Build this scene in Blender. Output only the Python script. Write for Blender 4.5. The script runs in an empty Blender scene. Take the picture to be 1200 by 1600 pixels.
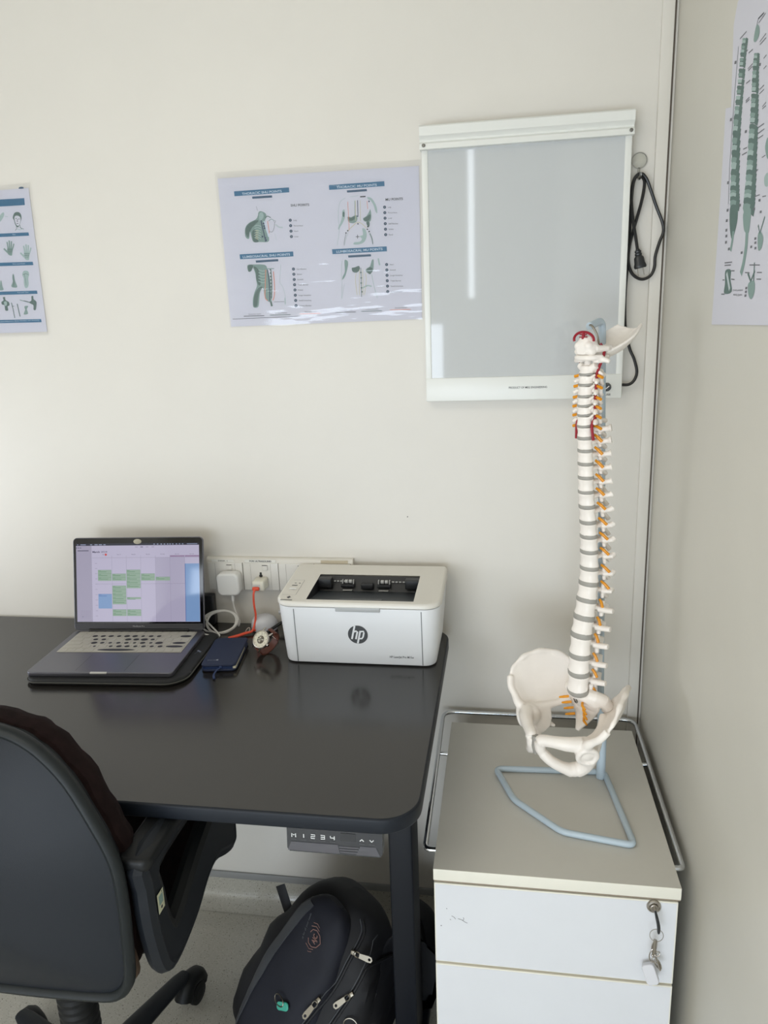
import bpy, bmesh, math, random
from mathutils import Vector, Matrix, noise
from mathutils.geometry import tessellate_polygon
PI = math.pi
random.seed(7)
SC = bpy.context.scene
COL = SC.collection

# ------------------------------------------------------------------ camera
cam_d = bpy.data.cameras.new('camera')
cam = bpy.data.objects.new('camera', cam_d)
COL.objects.link(cam)
_r = Vector((0.98750, 0.15366, -0.03521)); _d = Vector((0.00383, -0.24668, -0.96909)); _f = Vector((-0.15759, 0.95684, -0.24419))
M = Matrix.Identity(4)
for i in range(3):
    M[i][0] = _r[i]; M[i][1] = -_d[i]; M[i][2] = -_f[i]
M.translation = Vector((0, -1.6, 1.5))
cam.matrix_world = M
cam_d.sensor_fit = 'VERTICAL'; cam_d.sensor_height = 36; cam_d.lens = 25.92
cam_d.clip_start = 0.02
SC.camera = cam

# ------------------------------------------------------------------ light
SC.view_settings.view_transform = 'Standard'
SC.view_settings.look = 'None'
SC.view_settings.gamma = 1
SC.view_settings.use_curve_mapping = False
SC.view_settings.exposure = -0.13
world = bpy.data.worlds.new('daylight'); SC.world = world; world.use_nodes = True
world.node_tree.nodes['Background'].inputs[0].default_value = (0.80, 0.90, 1.0, 1)
world.node_tree.nodes['Background'].inputs[1].default_value = 2.5

def area(name, loc, to, sx, sy, power, color):
    l = bpy.data.lights.new(name, 'AREA'); l.shape = 'RECTANGLE'; l.size = sx; l.size_y = sy
    l.energy = power; l.color = color
    o = bpy.data.objects.new(name, l); COL.objects.link(o); o.location = loc
    o.rotation_euler = (Vector(to) - Vector(loc)).to_track_quat('-Z', 'Y').to_euler()
    return o
# daylight through the glazed door and curtain gap behind the photographer, and the left window
area('daylight_door', (-1.065, -3.66, 0.82), (-1.065, 0, 0.82), 1.37, 1.40, 40, (0.82, 0.90, 1.0))
area('low_fill', (-0.03, -3.66, 0.58), (-0.03, 0, 0.5), 0.50, 0.92, 14, (0.70, 0.85, 1.0))  # added fill that brightens the wall under the desk
area('daylight_gap', (-0.205, -3.66, 2.14), (-0.205, 0, 2.14), 0.035, 0.95, 0.7, (0.9, 0.96, 1.0))
area('daylight_window', (-1.93, -0.62, 1.04), (0, -0.62, 1.04), 0.85, 0.38, 3.4, (0.97, 0.98, 1.0))
area('warm_ceiling_fill', (-0.9, -2.3, 2.64), (-0.9, -2.2, 0), 0.9, 0.9, 15, (1.0, 0.93, 0.82))  # added warm fill from above, not an actual fixture

# ------------------------------------------------------------------ materials
def lin(c):
    return tuple(((x / 255) / 12.92 if x / 255 <= 0.04045 else ((x / 255 + 0.055) / 1.055) ** 2.4) for x in c)
MATS = {}
def mat(name, rgb, rough=0.5, metal=0.0, spec=0.5, coat=0.0, bump=0.0, bscale=200, var=0.0, vscale=20, emit=None, es=1.0, sheen=0.0, aniso=None, bdist=0.001):
    if name in MATS: return MATS[name]
    m = bpy.data.materials.new(name); m.use_nodes = True
    nt = m.node_tree; b = nt.nodes['Principled BSDF']
    c = lin(rgb)
    b.inputs['Base Color'].default_value = (*c, 1)
    b.inputs['Roughness'].default_value = rough
    b.inputs['Metallic'].default_value = metal
    b.inputs['Specular IOR Level'].default_value = spec
    b.inputs['Coat Weight'].default_value = coat
    b.inputs['Coat Roughness'].default_value = 0.08
    if sheen: b.inputs['Sheen Weight'].default_value = sheen
    if emit:
        b.inputs['Emission Color'].default_value = (*lin(emit), 1); b.inputs['Emission Strength'].default_value = es
    tc = nt.nodes.new('ShaderNodeTexCoord')
    if var:
        n = nt.nodes.new('ShaderNodeTexNoise'); n.inputs['Scale'].default_value = vscale; n.inputs['Detail'].default_value = 6
        nt.links.new(tc.outputs['Object'], n.inputs['Vector'])
        r = nt.nodes.new('ShaderNodeValToRGB')
        r.color_ramp.elements[0].position = 0.3; r.color_ramp.elements[1].position = 0.7
        r.color_ramp.elements[0].color = (*[x * (1 - var) for x in c], 1)
        r.color_ramp.elements[1].color = (*[min(1, x * (1 + var)) for x in c], 1)
        nt.links.new(n.outputs['Fac'], r.inputs['Fac']); nt.links.new(r.outputs['Color'], b.inputs['Base Color'])
    if bump:
        n = nt.nodes.new('ShaderNodeTexNoise'); n.inputs['Scale'].default_value = bscale; n.inputs['Detail'].default_value = 4
        nt.links.new(tc.outputs['Object'], n.inputs['Vector'])
        bp = nt.nodes.new('ShaderNodeBump'); bp.inputs['Strength'].default_value = bump; bp.inputs['Distance'].default_value = bdist
        nt.links.new(n.outputs['Fac'], bp.inputs['Height']); nt.links.new(bp.outputs['Normal'], b.inputs['Normal'])
    MATS[name] = m
    return m

def film_mat(name, wav=0.6, scale=9, tint=(1, 1, 1), rough=0.06, haze=0.06, bd=0.02):
    """thin clear plastic film with a slightly wavy gloss"""
    m = bpy.data.materials.new(name); m.use_nodes = True; nt = m.node_tree
    nt.nodes.remove(nt.nodes['Principled BSDF']); out = nt.nodes['Material Output']
    tr = nt.nodes.new('ShaderNodeBsdfTransparent'); tr.inputs[0].default_value = (*tint, 1)
    gl = nt.nodes.new('ShaderNodeBsdfGlossy'); gl.inputs['Roughness'].default_value = rough
    df = nt.nodes.new('ShaderNodeBsdfDiffuse'); df.inputs[0].default_value = (0.8, 0.8, 0.78, 1)
    fr = nt.nodes.new('ShaderNodeFresnel'); fr.inputs['IOR'].default_value = 1.55
    m1 = nt.nodes.new('ShaderNodeMixShader'); m1.inputs[0].default_value = haze
    nt.links.new(tr.outputs[0], m1.inputs[1]); nt.links.new(df.outputs[0], m1.inputs[2])
    m2 = nt.nodes.new('ShaderNodeMixShader')
    nt.links.new(fr.outputs[0], m2.inputs[0]); nt.links.new(m1.outputs[0], m2.inputs[1]); nt.links.new(gl.outputs[0], m2.inputs[2])
    nt.links.new(m2.outputs[0], out.inputs[0])
    tc = nt.nodes.new('ShaderNodeTexCoord'); mp = nt.nodes.new('ShaderNodeMapping')
    mp.inputs['Rotation'].default_value = (0, 0.55, 0); mp.inputs['Scale'].default_value = (0.45, 1, 2.6)
    n = nt.nodes.new('ShaderNodeTexNoise'); n.inputs['Scale'].default_value = scale; n.inputs['Detail'].default_value = 2.5
    bp = nt.nodes.new('ShaderNodeBump'); bp.inputs['Strength'].default_value = wav; bp.inputs['Distance'].default_value = bd
    nt.links.new(tc.outputs['Object'], mp.inputs[0]); nt.links.new(mp.outputs[0], n.inputs['Vector'])
    nt.links.new(n.outputs['Fac'], bp.inputs['Height'])
    nt.links.new(bp.outputs['Normal'], gl.inputs['Normal'])
    MATS[name] = m
    return m

# ------------------------------------------------------------------ mesh builder
def V(*a): return Vector(a)
def frame(origin, x=None, y=None, z=None):
    """orthonormal 4x4 from an origin and two axes (third computed)"""
    if x is None: y = Vector(y).normalized(); z = Vector(z); z = (z - y * z.dot(y)).normalized(); x = y.cross(z)
    elif y is None: z = Vector(z).normalized(); x = Vector(x); x = (x - z * x.dot(z)).normalized(); y = z.cross(x)
    else: x = Vector(x).normalized(); y = Vector(y); y = (y - x * y.dot(x)).normalized(); z = x.cross(y)
    m = Matrix.Identity(4)
    for i in range(3): m[i][0] = x[i]; m[i][1] = y[i]; m[i][2] = z[i]
    m.translation = Vector(origin)
    return m
def T(x, y, z): return Matrix.Translation((x, y, z))
def RZ(a): return Matrix.Rotation(a, 4, 'Z')
def rr(w, d, r, n=6, inset=0.0):
    """rounded rectangle outline, ccw, centred"""
    w -= 2 * inset; d -= 2 * inset
    rs = r if isinstance(r, (list, tuple)) else [r] * 4      # corner order: +x+y, -x+y, -x-y, +x-y
    out = []
    for k, (sx, sy) in enumerate(((1, 1), (-1, 1), (-1, -1), (1, -1))):
        q = max(1e-5, rs[k] - inset)
        q = min(q, w / 2 - 1e-5, d / 2 - 1e-5)
        cx, cy = sx * (w / 2 - q), sy * (d / 2 - q)
        a0 = k * PI / 2
        for i in range(n + 1):
            a = a0 + PI / 2 * i / n
            out.append((cx + q * math.cos(a), cy + q * math.sin(a)))
    return out
def crom(pts, k=8, closed=False):
    P = [Vector(p) for p in pts]; n = len(P); out = []
    rng = range(n if closed else n - 1)
    for i in rng:
        p1, p2 = P[i], P[(i + 1) % n]
        p0 = P[(i - 1) % n] if (closed or i > 0) else p1 * 2 - p2
        p3 = P[(i + 2) % n] if (closed or i + 2 < n) else p2 * 2 - p1
        for j in range(k):
            t = j / k
            out.append(0.5 * ((2 * p1) + (p2 - p0) * t + (2 * p0 - 5 * p1 + 4 * p2 - p3) * t * t + (3 * p1 - p0 - 3 * p2 + p3) * t ** 3))
    if not closed: out.append(P[-1].copy())
    return out
def fillet(pts, r, n=6):
    P = [Vector(p) for p in pts]; out = [P[0]]
    for i in range(1, len(P) - 1):
        a, b, c = P[i - 1], P[i], P[i + 1]
        u = (a - b); v = (c - b); q = min(r, u.length * 0.45, v.length * 0.45)
        s = b + u.normalized() * q; e = b + v.normalized() * q
        for j in range(n + 1):
            t = j / n
            out.append(s * (1 - t) ** 2 + b * 2 * t * (1 - t) + e * t * t)
    out.append(P[-1]); return out

class MB:
    def __init__(s, M=None):
        s.v = []; s.f = []; s.m = []; s.mats = []; s.sm = []; s.M = M
    def mi(s, m):
        if m not in s.mats: s.mats.append(m)
        return s.mats.index(m)
    def add(s, vs, fs, m, X=None, smooth=True):
        o = len(s.v); k = s.mi(m)
        if X is None: X = Matrix.Identity(4)
        if s.M is not None: X = s.M @ X
        s.v += [tuple(X @ Vector(v)) for v in vs]
        for f in fs: s.f.append(tuple(i + o for i in f)); s.m.append(k); s.sm.append(smooth)
        return s
    def loft(s, secs, m, X=None, cap=(True, True), closed=True, smooth=True):
        n = len(secs[0]); vs = [p for q in secs for p in q]; fs = []
        for i in range(len(secs) - 1):
            for j in range(n if closed else n - 1):
                a = i * n + j; b = i * n + (j + 1) % n
                fs.append((a, b, b + n, a + n))
        s.add(vs, fs, m, X, smooth)
        if closed:
            if cap[0]: s.add(secs[0], [tuple(reversed(range(n)))], m, X, False)
            if cap[1]: s.add(secs[-1], [tuple(range(n))], m, X, False)
        return s
    def slab(s, w, d, r, z0, z1, m, X=None, bev=0.0, n=6, bn=3, cap=(True, True)):
        """rounded-rectangle plate, softened top and bottom edges"""
        lv = []
        if bev:
            for i in range(bn + 1):
                a = PI / 2 * i / bn
                lv.append((bev * (1 - math.sin(a)), z0 + bev * (1 - math.cos(a))))
            for i in range(bn + 1):
                a = PI / 2 * i / bn
                lv.append((bev * (1 - math.cos(a)), z1 - bev * (1 - math.sin(a))))
        else: lv = [(0, z0), (0, z1)]
        secs = [[(x, y, z) for x, y in rr(w, d, r, n, ins)] for ins, z in lv]
        return s.loft(secs, m, X, cap, smooth=(n > 1))
    def box(s, x0, x1, y0, y1, z0, z1, m, X=None, bev=0.0):
        w, d, h = x1 - x0, y1 - y0, z1 - z0
        Y = T((x0 + x1) / 2, (y0 + y1) / 2, (z0 + z1) / 2)
        if X is not None: Y = X @ Y
        if not bev:
            vs = [(a * w / 2, b * d / 2, c * h / 2) for c in (-1, 1) for b in (-1, 1) for a in (-1, 1)]
            fs = [(0, 2, 3, 1), (4, 5, 7, 6), (0, 1, 5, 4), (2, 6, 7, 3), (0, 4, 6, 2), (1, 3, 7, 5)]
            return s.add(vs, fs, m, Y, False)
        bm = bmesh.new(); bmesh.ops.create_cube(bm, size=1)
        for v in bm.verts: v.co = Vector((v.co.x * w, v.co.y * d, v.co.z * h))
        bmesh.ops.bevel(bm, geom=list(bm.edges), offset=min(bev, w * .49, d * .49, h * .49), segments=3, profile=0.5, affect='EDGES')
        bm.verts.index_update()
        s.add([v.co.copy() for v in bm.verts], [tuple(v.index for v in f.verts) for f in bm.faces], m, Y, True); bm.free()
        return s
    def tube(s, path, r, m, n=10, X=None, closed=False, flat=1.0, up=None, cap=True):
        P = [Vector(p) for p in path]; N = len(P)
        R = r if isinstance(r, (list, tuple)) else [r] * N
        if len(R) != N:
            R = [R[min(len(R) - 1, int(i * (len(R) - 1) / (N - 1)))] * (1 - (i * (len(R) - 1) / (N - 1)) % 1) + R[min(len(R) - 1, int(i * (len(R) - 1) / (N - 1)) + 1)] * ((i * (len(R) - 1) / (N - 1)) % 1) for i in range(N)]
        secs = []; nrm = None
        for i in range(N):
            a = P[(i - 1) % N] if (closed or i > 0) else P[i]
            b = P[(i + 1) % N] if (closed or i < N - 1) else P[i]
            t = (b - a).normalized()
            if nrm is None:
                q = Vector(up) if up is not None else (Vector((0, 0, 1)) if abs(t.z) < 0.9 else Vector((1, 0, 0)))
                nrm = (q - t * q.dot(t)).normalized()
            else:
                if up is not None: nrm = Vector(up)
                nrm = (nrm - t * nrm.dot(t)).normalized()
            bi = t.cross(nrm)
            secs.append([P[i] + (nrm * math.cos(2 * PI * k / n) * flat + bi * math.sin(2 * PI * k / n)) * R[i] for k in range(n)])
        if closed: secs.append(secs[0]); s.loft(secs, m, X, (False, False))
        else: s.loft(secs, m, X, (cap, cap))
        return s
    def lathe(s, prof, m, n=24, X=None, sx=1.0, sy=1.0, cap=(True, True)):
        secs = [[(r * math.cos(2 * PI * k / n) * sx, r * math.sin(2 * PI * k / n) * sy, z) for k in range(n)] for r, z in prof]
        return s.loft(secs, m, X, cap)
    def ball(s, c, r, m, n=14, X=None, sc=(1, 1, 1)):
        prof = [(math.cos(-PI / 2 + PI * i / n), math.sin(-PI / 2 + PI * i / n)) for i in range(n + 1)]
        secs = [[(c[0] + max(q, 1e-4) * math.cos(2 * PI * k / (n + 4)) * r * sc[0], c[1] + max(q, 1e-4) * math.sin(2 * PI * k / (n + 4)) * r * sc[1], c[2] + z * r * sc[2]) for k in range(n + 4)] for q, z in prof]
        return s.loft(secs, m, X, (False, False))
    def grid(s, rows, m, X=None, thick=None):
        """open surface from rows of points; thick gives it a back and a rim"""
        R = [[Vector(p) for p in r] for r in rows]; a, b = len(R), len(R[0])
        if not thick: return s.loft(R, m, X, closed=False)
        nr = [[None] * b for _ in range(a)]
        for i in range(a):
            for j in range(b):
                du = R[min(i + 1, a - 1)][j] - R[max(i - 1, 0)][j]; dv = R[i][min(j + 1, b - 1)] - R[i][max(j - 1, 0)]
                q = du.cross(dv); nr[i][j] = q.normalized() if q.length > 1e-12 else Vector((0, 0, 1))
        vs = [R[i][j] + nr[i][j] * thick / 2 for i in range(a) for j in range(b)] + [R[i][j] - nr[i][j] * thick / 2 for i in range(a) for j in range(b)]
        K = a * b; fs = []
        for i in range(a - 1):
            for j in range(b - 1):
                p = i * b + j
                fs.append((p, p + 1, p + b + 1, p + b)); fs.append((K + p, K + p + b, K + p + b + 1, K + p + 1))
        rim = [j for j in range(b)] + [i * b + b - 1 for i in range(1, a)] + [(a - 1) * b + j for j in range(b - 2, -1, -1)] + [i * b for i in range(a - 2, 0, -1)]
        for k in range(len(rim)):
            p, q = rim[k], rim[(k + 1) % len(rim)]
            fs.append((p, K + p, K + q, q))
        return s.add(vs, fs, m, X)
    def poly(s, pts, m, X=None, z=0.0, holes=(), thick=0.0):
        """flat polygon (x,y) facing +z, optional holes and thickness"""
        loops = [[Vector((p[0], p[1], 0)) for p in pts]] + [[Vector((p[0], p[1], 0)) for p in h] for h in holes]
        tris = tessellate_polygon(loops); flat = [p for l in loops for p in l]
        vs = [(p.x, p.y, z) for p in flat]; fs = []
        for t in tris:
            a, b, c = (flat[i] for i in t)
            fs.append(t if (b - a).cross(c - a).z > 0 else (t[0], t[2], t[1]))
        s.add(vs, fs, m, X, False)
        if thick:
            s.add([(p.x, p.y, z - thick) for p in flat], [tuple(reversed(f)) for f in fs], m, X, False)
            o = 0
            for l in loops:
                n = len(l)
                s.add([(p.x, p.y, z) for p in l] + [(p.x, p.y, z - thick) for p in l], [(i, (i + 1) % n, n + (i + 1) % n, n + i) for i in range(n)], m, X, False)
        return s
    def line(s, pts, w, m, X=None, z=0.0):
        P = [Vector((p[0], p[1])) for p in pts]; L = []; Rr = []
        for i in range(len(P)):
            d = (P[min(i + 1, len(P) - 1)] - P[max(i - 1, 0)]); d = d.normalized() if d.length > 0 else Vector((1, 0))
            n = Vector((-d.y, d.x)) * w / 2; L.append(P[i] + n); Rr.append(P[i] - n)
        vs = [(p.x, p.y, z) for p in L + Rr]; n = len(P)
        return s.add(vs, [(i + n, i + n + 1, i + 1, i) for i in range(n - 1)], m, X, False)
    def disc(s, cx, cy, r, m, X=None, z=0.0, n=20, ry=None):
        return s.poly([(cx + r * math.cos(2 * PI * k / n), cy + (ry or r) * math.sin(2 * PI * k / n)) for k in range(n)], m, X, z)
    def text(s, string, x0, y0, w, h, m, X=None, z=0.0, shear=0.0, bold=0.0):
        """lettering fitted into the box x0,y0,w,h (h = cap height)"""
        cu = bpy.data.curves.new('lettering', 'FONT'); cu.body = string; cu.size = 1; cu.offset = bold; cu.shear = shear
        cu.resolution_u = 3
        o = bpy.data.objects.new('lettering', cu); COL.objects.link(o)
        bpy.context.view_layer.update()
        me = o.evaluated_get(bpy.context.evaluated_depsgraph_get()).to_mesh()
        vs = [v.co.copy() for v in me.vertices]; fs = [tuple(p.vertices) for p in me.polygons]
        bpy.data.objects.remove(o); bpy.data.curves.remove(cu)
        if not vs: return s
        ax = min(v.x for v in vs); bx = max(v.x for v in vs)
        hh = 0.73
        vs = [(x0 + (v.x - ax) / (bx - ax) * w, y0 + v.y / hh * h, z) for v in vs]
        return s.add(vs, fs, m, X, False)
    def build(s, name, parent=None, label=None, cat=None, group=None, kind=None, weld=False):
        me = bpy.data.meshes.new(name); me.from_pydata(s.v, [], s.f)
        for m in s.mats: me.materials.append(m)
        me.polygons.foreach_set('material_index', s.m); me.polygons.foreach_set('use_smooth', s.sm)
        me.update()
        try: me.set_sharp_from_angle(angle=math.radians(38))
        except Exception: pass
        o = bpy.data.objects.new(name, me); COL.objects.link(o)
        if parent is not None: o.parent = parent
        tag(o, label, cat, group, kind)
        return o
def tag(o, label=None, cat=None, group=None, kind=None):
    if label: o['label'] = label
    if cat: o['category'] = cat
    if group: o['group'] = group
    if kind: o['kind'] = kind
    return o
def thing(name, label, cat, loc=(0, 0, 0), rz=0.0, group=None):
    o = bpy.data.objects.new(name, None); COL.objects.link(o); o.location = loc; o.rotation_euler = (0, 0, rz)
    o.empty_display_size = 0.05
    return tag(o, label, cat, group)
def local(root):
    """world-to-local shift: parts of a root are written in world metres and moved into its space"""
    M_ = Matrix.Translation(root.location) @ root.rotation_euler.to_matrix().to_4x4()
    return M_.inverted()
# ------------------------------------------------------------------ surfaces
def wall_mat(name, rgb, dirt=0.04):
    m = bpy.data.materials.new(name); m.use_nodes = True; nt = m.node_tree; b = nt.nodes['Principled BSDF']
    b.inputs['Roughness'].default_value = 0.42; b.inputs['Specular IOR Level'].default_value = 0.35
    c = lin(rgb); tc = nt.nodes.new('ShaderNodeTexCoord')
    n = nt.nodes.new('ShaderNodeTexNoise'); n.inputs['Scale'].default_value = 2.2; n.inputs['Detail'].default_value = 7; n.inputs['Roughness'].default_value = 0.6
    nt.links.new(tc.outputs['Object'], n.inputs['Vector'])
    r = nt.nodes.new('ShaderNodeValToRGB'); r.color_ramp.elements[0].position = 0.25; r.color_ramp.elements[1].position = 0.6
    r.color_ramp.elements[0].color = (*[x * (1 - dirt) for x in c], 1); r.color_ramp.elements[1].color = (*c, 1)
    nt.links.new(n.outputs['Fac'], r.inputs['Fac']); nt.links.new(r.outputs['Color'], b.inputs['Base Color'])
    n2 = nt.nodes.new('ShaderNodeTexNoise'); n2.inputs['Scale'].default_value = 160
    nt.links.new(tc.outputs['Object'], n2.inputs['Vector'])
    bp = nt.nodes.new('ShaderNodeBump'); bp.inputs['Strength'].default_value = 0.08; bp.inputs['Distance'].default_value = 0.001
    nt.links.new(n2.outputs['Fac'], bp.inputs['Height']); nt.links.new(bp.outputs['Normal'], b.inputs['Normal'])
    MATS[name] = m; return m
def floor_mat():
    m = bpy.data.materials.new('speckled_vinyl'); m.use_nodes = True; nt = m.node_tree; b = nt.nodes['Principled BSDF']
    b.inputs['Roughness'].default_value = 0.15
    tc = nt.nodes.new('ShaderNodeTexCoord')
    base = lin((186, 182, 170)); col = None
    def speck(scale, lo, hi, c, prev):
        v = nt.nodes.new('ShaderNodeTexVoronoi'); v.inputs['Scale'].default_value = scale; v.inputs['Randomness'].default_value = 1
        nt.links.new(tc.outputs['Object'], v.inputs['Vector'])
        wn = nt.nodes.new('ShaderNodeSeparateColor'); nt.links.new(v.outputs['Color'], wn.inputs[0])
        g = nt.nodes.new('ShaderNodeMath'); g.operation = 'GREATER_THAN'; g.inputs[1].default_value = lo
        nt.links.new(wn.outputs[0], g.inputs[0])
        d = nt.nodes.new('ShaderNodeMath'); d.operation = 'LESS_THAN'; d.inputs[1].default_value = hi
        nt.links.new(v.outputs['Distance'], d.inputs[0])
        mu = nt.nodes.new('ShaderNodeMath'); mu.operation = 'MULTIPLY'
        nt.links.new(g.outputs[0], mu.inputs[0]); nt.links.new(d.outputs[0], mu.inputs[1])
        mx = nt.nodes.new('ShaderNodeMix'); mx.data_type = 'RGBA'
        nt.links.new(mu.outputs[0], mx.inputs['Factor'])
        if prev is None: mx.inputs[6].default_value = (*base, 1)
        else: nt.links.new(prev, mx.inputs[6])
        mx.inputs[7].default_value = (*lin(c), 1)
        return mx.outputs[2]
    col = speck(240, 0.55, 0.33, (164, 160, 147), None)
    col = speck(300, 0.6, 0.3, (204, 200, 190), col)
    col = speck(200, 0.90, 0.22, (96, 88, 78), col)
    col = speck(150, 0.95, 0.16, (70, 62, 56), col)
    nt.links.new(col, b.inputs['Base Color'])
    MATS['vinyl'] = m; return m
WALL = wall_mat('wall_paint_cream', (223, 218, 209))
WALLR = wall_mat('wall_paint_shaded', (212, 208, 197), 0.06)  # same cream toned darker, the side wall's shade put into its colour
VINYL = floor_mat()
CEIL = mat('ceiling_white', (232, 230, 222), 0.8)
GREYTRIM = mat('grey_capping', (150, 150, 148), 0.5)

XR = 0.3165                      # right wall
XL, YB, ZC = -1.85, -3.6, 2.7     # left wall, rear wall, ceiling
def struct(name, mb): return mb.build(name, kind='structure')
struct('wall_back', MB().box(XL - .1, XR + .1, 0, 0.1, 0, ZC, WALL))
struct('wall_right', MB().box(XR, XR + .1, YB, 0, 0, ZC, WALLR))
# left wall with a window, rear wall with a glazed door, a curtain gap and a low opening added for the fill
w = MB()
w.box(XL - .1, XL, YB, -1.1, 0, ZC, WALL); w.box(XL - .1, XL, -.14, 0, 0, ZC, WALL)
w.box(XL - .1, XL, -1.1, -.14, 0, .82, WALL); w.box(XL - .1, XL, -1.1, -.14, 1.26, ZC, WALL)
struct('wall_left', w)
w = MB()
w.box(XL - .1, -1.75, YB - .1, YB, 0, ZC, WALL); w.box(-1.75, -0.35, YB - .1, YB, 1.55, ZC, WALL); w.box(-1.75, -0.35, YB - .1, YB, 0, 0.12, WALL)
w.box(-0.35, -0.28, YB - .1, YB, 0, ZC, WALL); w.box(-0.28, -0.23, YB - .1, YB, 1.05, ZC, WALL); w.box(-0.23, -0.18, YB - .1, YB, 1.05, 1.66, WALL); w.box(-0.28, 0.22, YB - .1, YB, 0, .12, WALL); w.box(-0.23, -0.18, YB - .1, YB, 2.62, ZC, WALL)
w.box(-0.18, XR + .1, YB - .1, YB, 1.05, ZC, WALL); w.box(0.22, XR + .1, YB - .1, YB, 0, 1.05, WALL)
struct('wall_rear', w)
struct('ceiling', MB().box(XL - .1, XR + .1, YB - .1, 0.1, ZC, ZC + .1, CEIL))
struct('floor', MB().box(XL - .1, XR + .1, YB - .1, 0.1, -0.05, 0, VINYL))
# vinyl coved up the back and right walls, grey capping strip on top
cv = MB(); ch = 0.072; cr = 0.045
prof = [(0.0, ch), (0.0, cr)] + [(cr * (1 - math.cos(a)), cr * (1 - math.sin(a))) for a in [PI / 2 * i / 6 for i in range(1, 7)]]
cv.loft([[(x, -0.003 - p[0], p[1] + 0.001) for p in prof] + [(x, 0, 0.0), (x, 0, ch)] for x in (XL, XR - 0.001)], VINYL)
struct('baseboard_back', cv)
cv = MB(); cv.loft([[(XR - 0.003 - p[0], y, p[1] + 0.001) for p in prof] + [(XR, y, 0.0), (XR, y, ch)] for y in (-0.05, YB)], VINYL)
struct('baseboard_right', cv)
struct('trim_1', MB().box(XL, XR - .001, -0.006, 0, ch, ch + 0.02, GREYTRIM, bev=0.002))
# painted strip that covers the corner joint
tr = MB()
tr.box(0.287, 0.309, -0.008, 0, ch + .02, ZC, WALL, bev=0.0015)
struct('trim_2', tr)
tr = MB(); GAPM = mat('corner_line_brown', (96, 86, 76), 0.8)  # dark brown line between the corner strip and the side wall
tr.box(0.3095, 0.3125, -0.0035, 0, ch + .02, ZC, GAPM)
struct('trim_3', tr)
# window and door frames seen only in reflections
FR = mat('window_frame_white', (225, 226, 226), 0.4)
wf = MB()
for y0, y1, z0, z1 in ((-1.10, -1.07, .82, 1.26), (-.17, -.14, .82, 1.26), (-1.07, -.17, .82, .845), (-1.07, -.17, 1.235, 1.26)):
    wf.box(XL - .07, XL - .02, y0, y1, z0, z1, FR)
struct('window_1', wf)
df = MB()
for x0, x1, z0, z1 in ((-1.75, -1.70, .12, 1.55), (-.40, -.35, .12, 1.55), (-1.70, -.40, .12, .17), (-1.70, -.40, 1.50, 1.55)):
    df.box(x0, x1, YB - .05, YB - .01, z0, z1, FR)
struct('door_1', df)

# small dark nail hole and scuffs live on the wall as a tiny thing of their own shape
tag(MB().lathe([(0.0012, 0), (0.0012, 0.0015), (0.0004, 0.002)], mat('nail_dark', (60, 55, 50), 0.6), 8, frame((-0.21, 0, 1.081), z=(0, -1, 0), x=(1, 0, 0))).build('wall_nail'),
    'tiny dark nail hole mark on the cream wall above the printer', 'nail')
# ------------------------------------------------------------------ desk
BLK = mat('black_laminate', (38, 36, 34), 0.17, spec=.6, bump=0.05, bscale=500, var=0.10, vscale=4)
BLKEDGE = mat('black_edge_band', (22, 27, 35), 0.5, spec=.3)
BLKMET = mat('black_powder_coat', (18, 21, 28), 0.5, spec=.3, bump=0.05, bscale=900)
DZ = 0.817
desk = thing('standing_desk', 'black height-adjustable desk with a rounded matt black top standing against the cream wall', 'desk', (-0.82, -0.35, 0))
DL = local(desk)
dx0, dx1, dy0, dy1 = -1.62, -0.116, -0.703, -0.012
top = MB(DL); w_, d_ = dx1 - dx0, dy1 - dy0; DC = T((dx0 + dx1) / 2, (dy0 + dy1) / 2, 0)
top.slab(w_, d_, 0.06, DZ - 0.025, DZ, BLKEDGE, DC, bev=0.0035, n=10, cap=(True, False))
top.poly(rr(w_, d_, 0.06, 10, 0.0035), BLK, DC, z=DZ)
top.build('tabletop', desk)
def desk_leg(x):
    c = MB(DL)
    c.box(x - 0.023, x + 0.023, -0.41, -0.32, 0.035, 0.62, BLKMET, bev=0.004)
    c.box(x - 0.019, x + 0.019, -0.402, -0.328, 0.6, DZ - 0.045, BLKMET, bev=0.003)
    lg = c.build('leg', desk)
    MB(DL).box(x - 0.035, x + 0.035, -0.66, -0.06, 0.006, 0.036, BLKMET, bev=0.005).build('foot', desk)
    MB(DL).box(x - 0.022, x + 0.022, -0.60, -0.10, DZ - 0.06, DZ - 0.0255, BLKMET, bev=0.003).build('top_bracket', desk)
desk_leg(-0.188); desk_leg(-1.50)
MB(DL).box(-1.48, -0.215, -0.40, -0.33, DZ - 0.058, DZ - 0.0255, BLKMET, bev=0.003).build('crossbar', desk)
# push-button control panel hung under the front edge
PAN = mat('panel_black_gloss', (38, 38, 40), 0.25); PANG = mat('panel_grey', (74, 72, 76), 0.4, bump=.1, bscale=900); PANW = mat('panel_print_white', (230, 230, 228), 0.5)
PAND = mat('panel_print_dim', (84, 84, 86), 0.5)
cp = MB(DL)
PX = frame((-0.247, -0.672, 0.752), x=(1, 0, 0), z=(0, -1, 0.12))     # panel face frame
pts = [(-0.0735, 0.0215), (-0.0735, -0.0165), (-0.0695, -0.0215), (0.0695, -0.0215), (0.0735, -0.0165), (0.0735, 0.0215)]
cp.poly(pts, PAN, PX, z=0.0, thick=0.018)
cp.poly([(-0.0725, -0.0195), (0.0085, -0.0195), (0.0055, -0.0055), (-0.067, -0.0055)], PANG, PX, z=0.0006)
cp.poly([(0.0335, -0.0195), (0.070, -0.0195), (0.0635, -0.0055), (0.040, -0.0055)], PANG, PX, z=0.0006)
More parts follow.
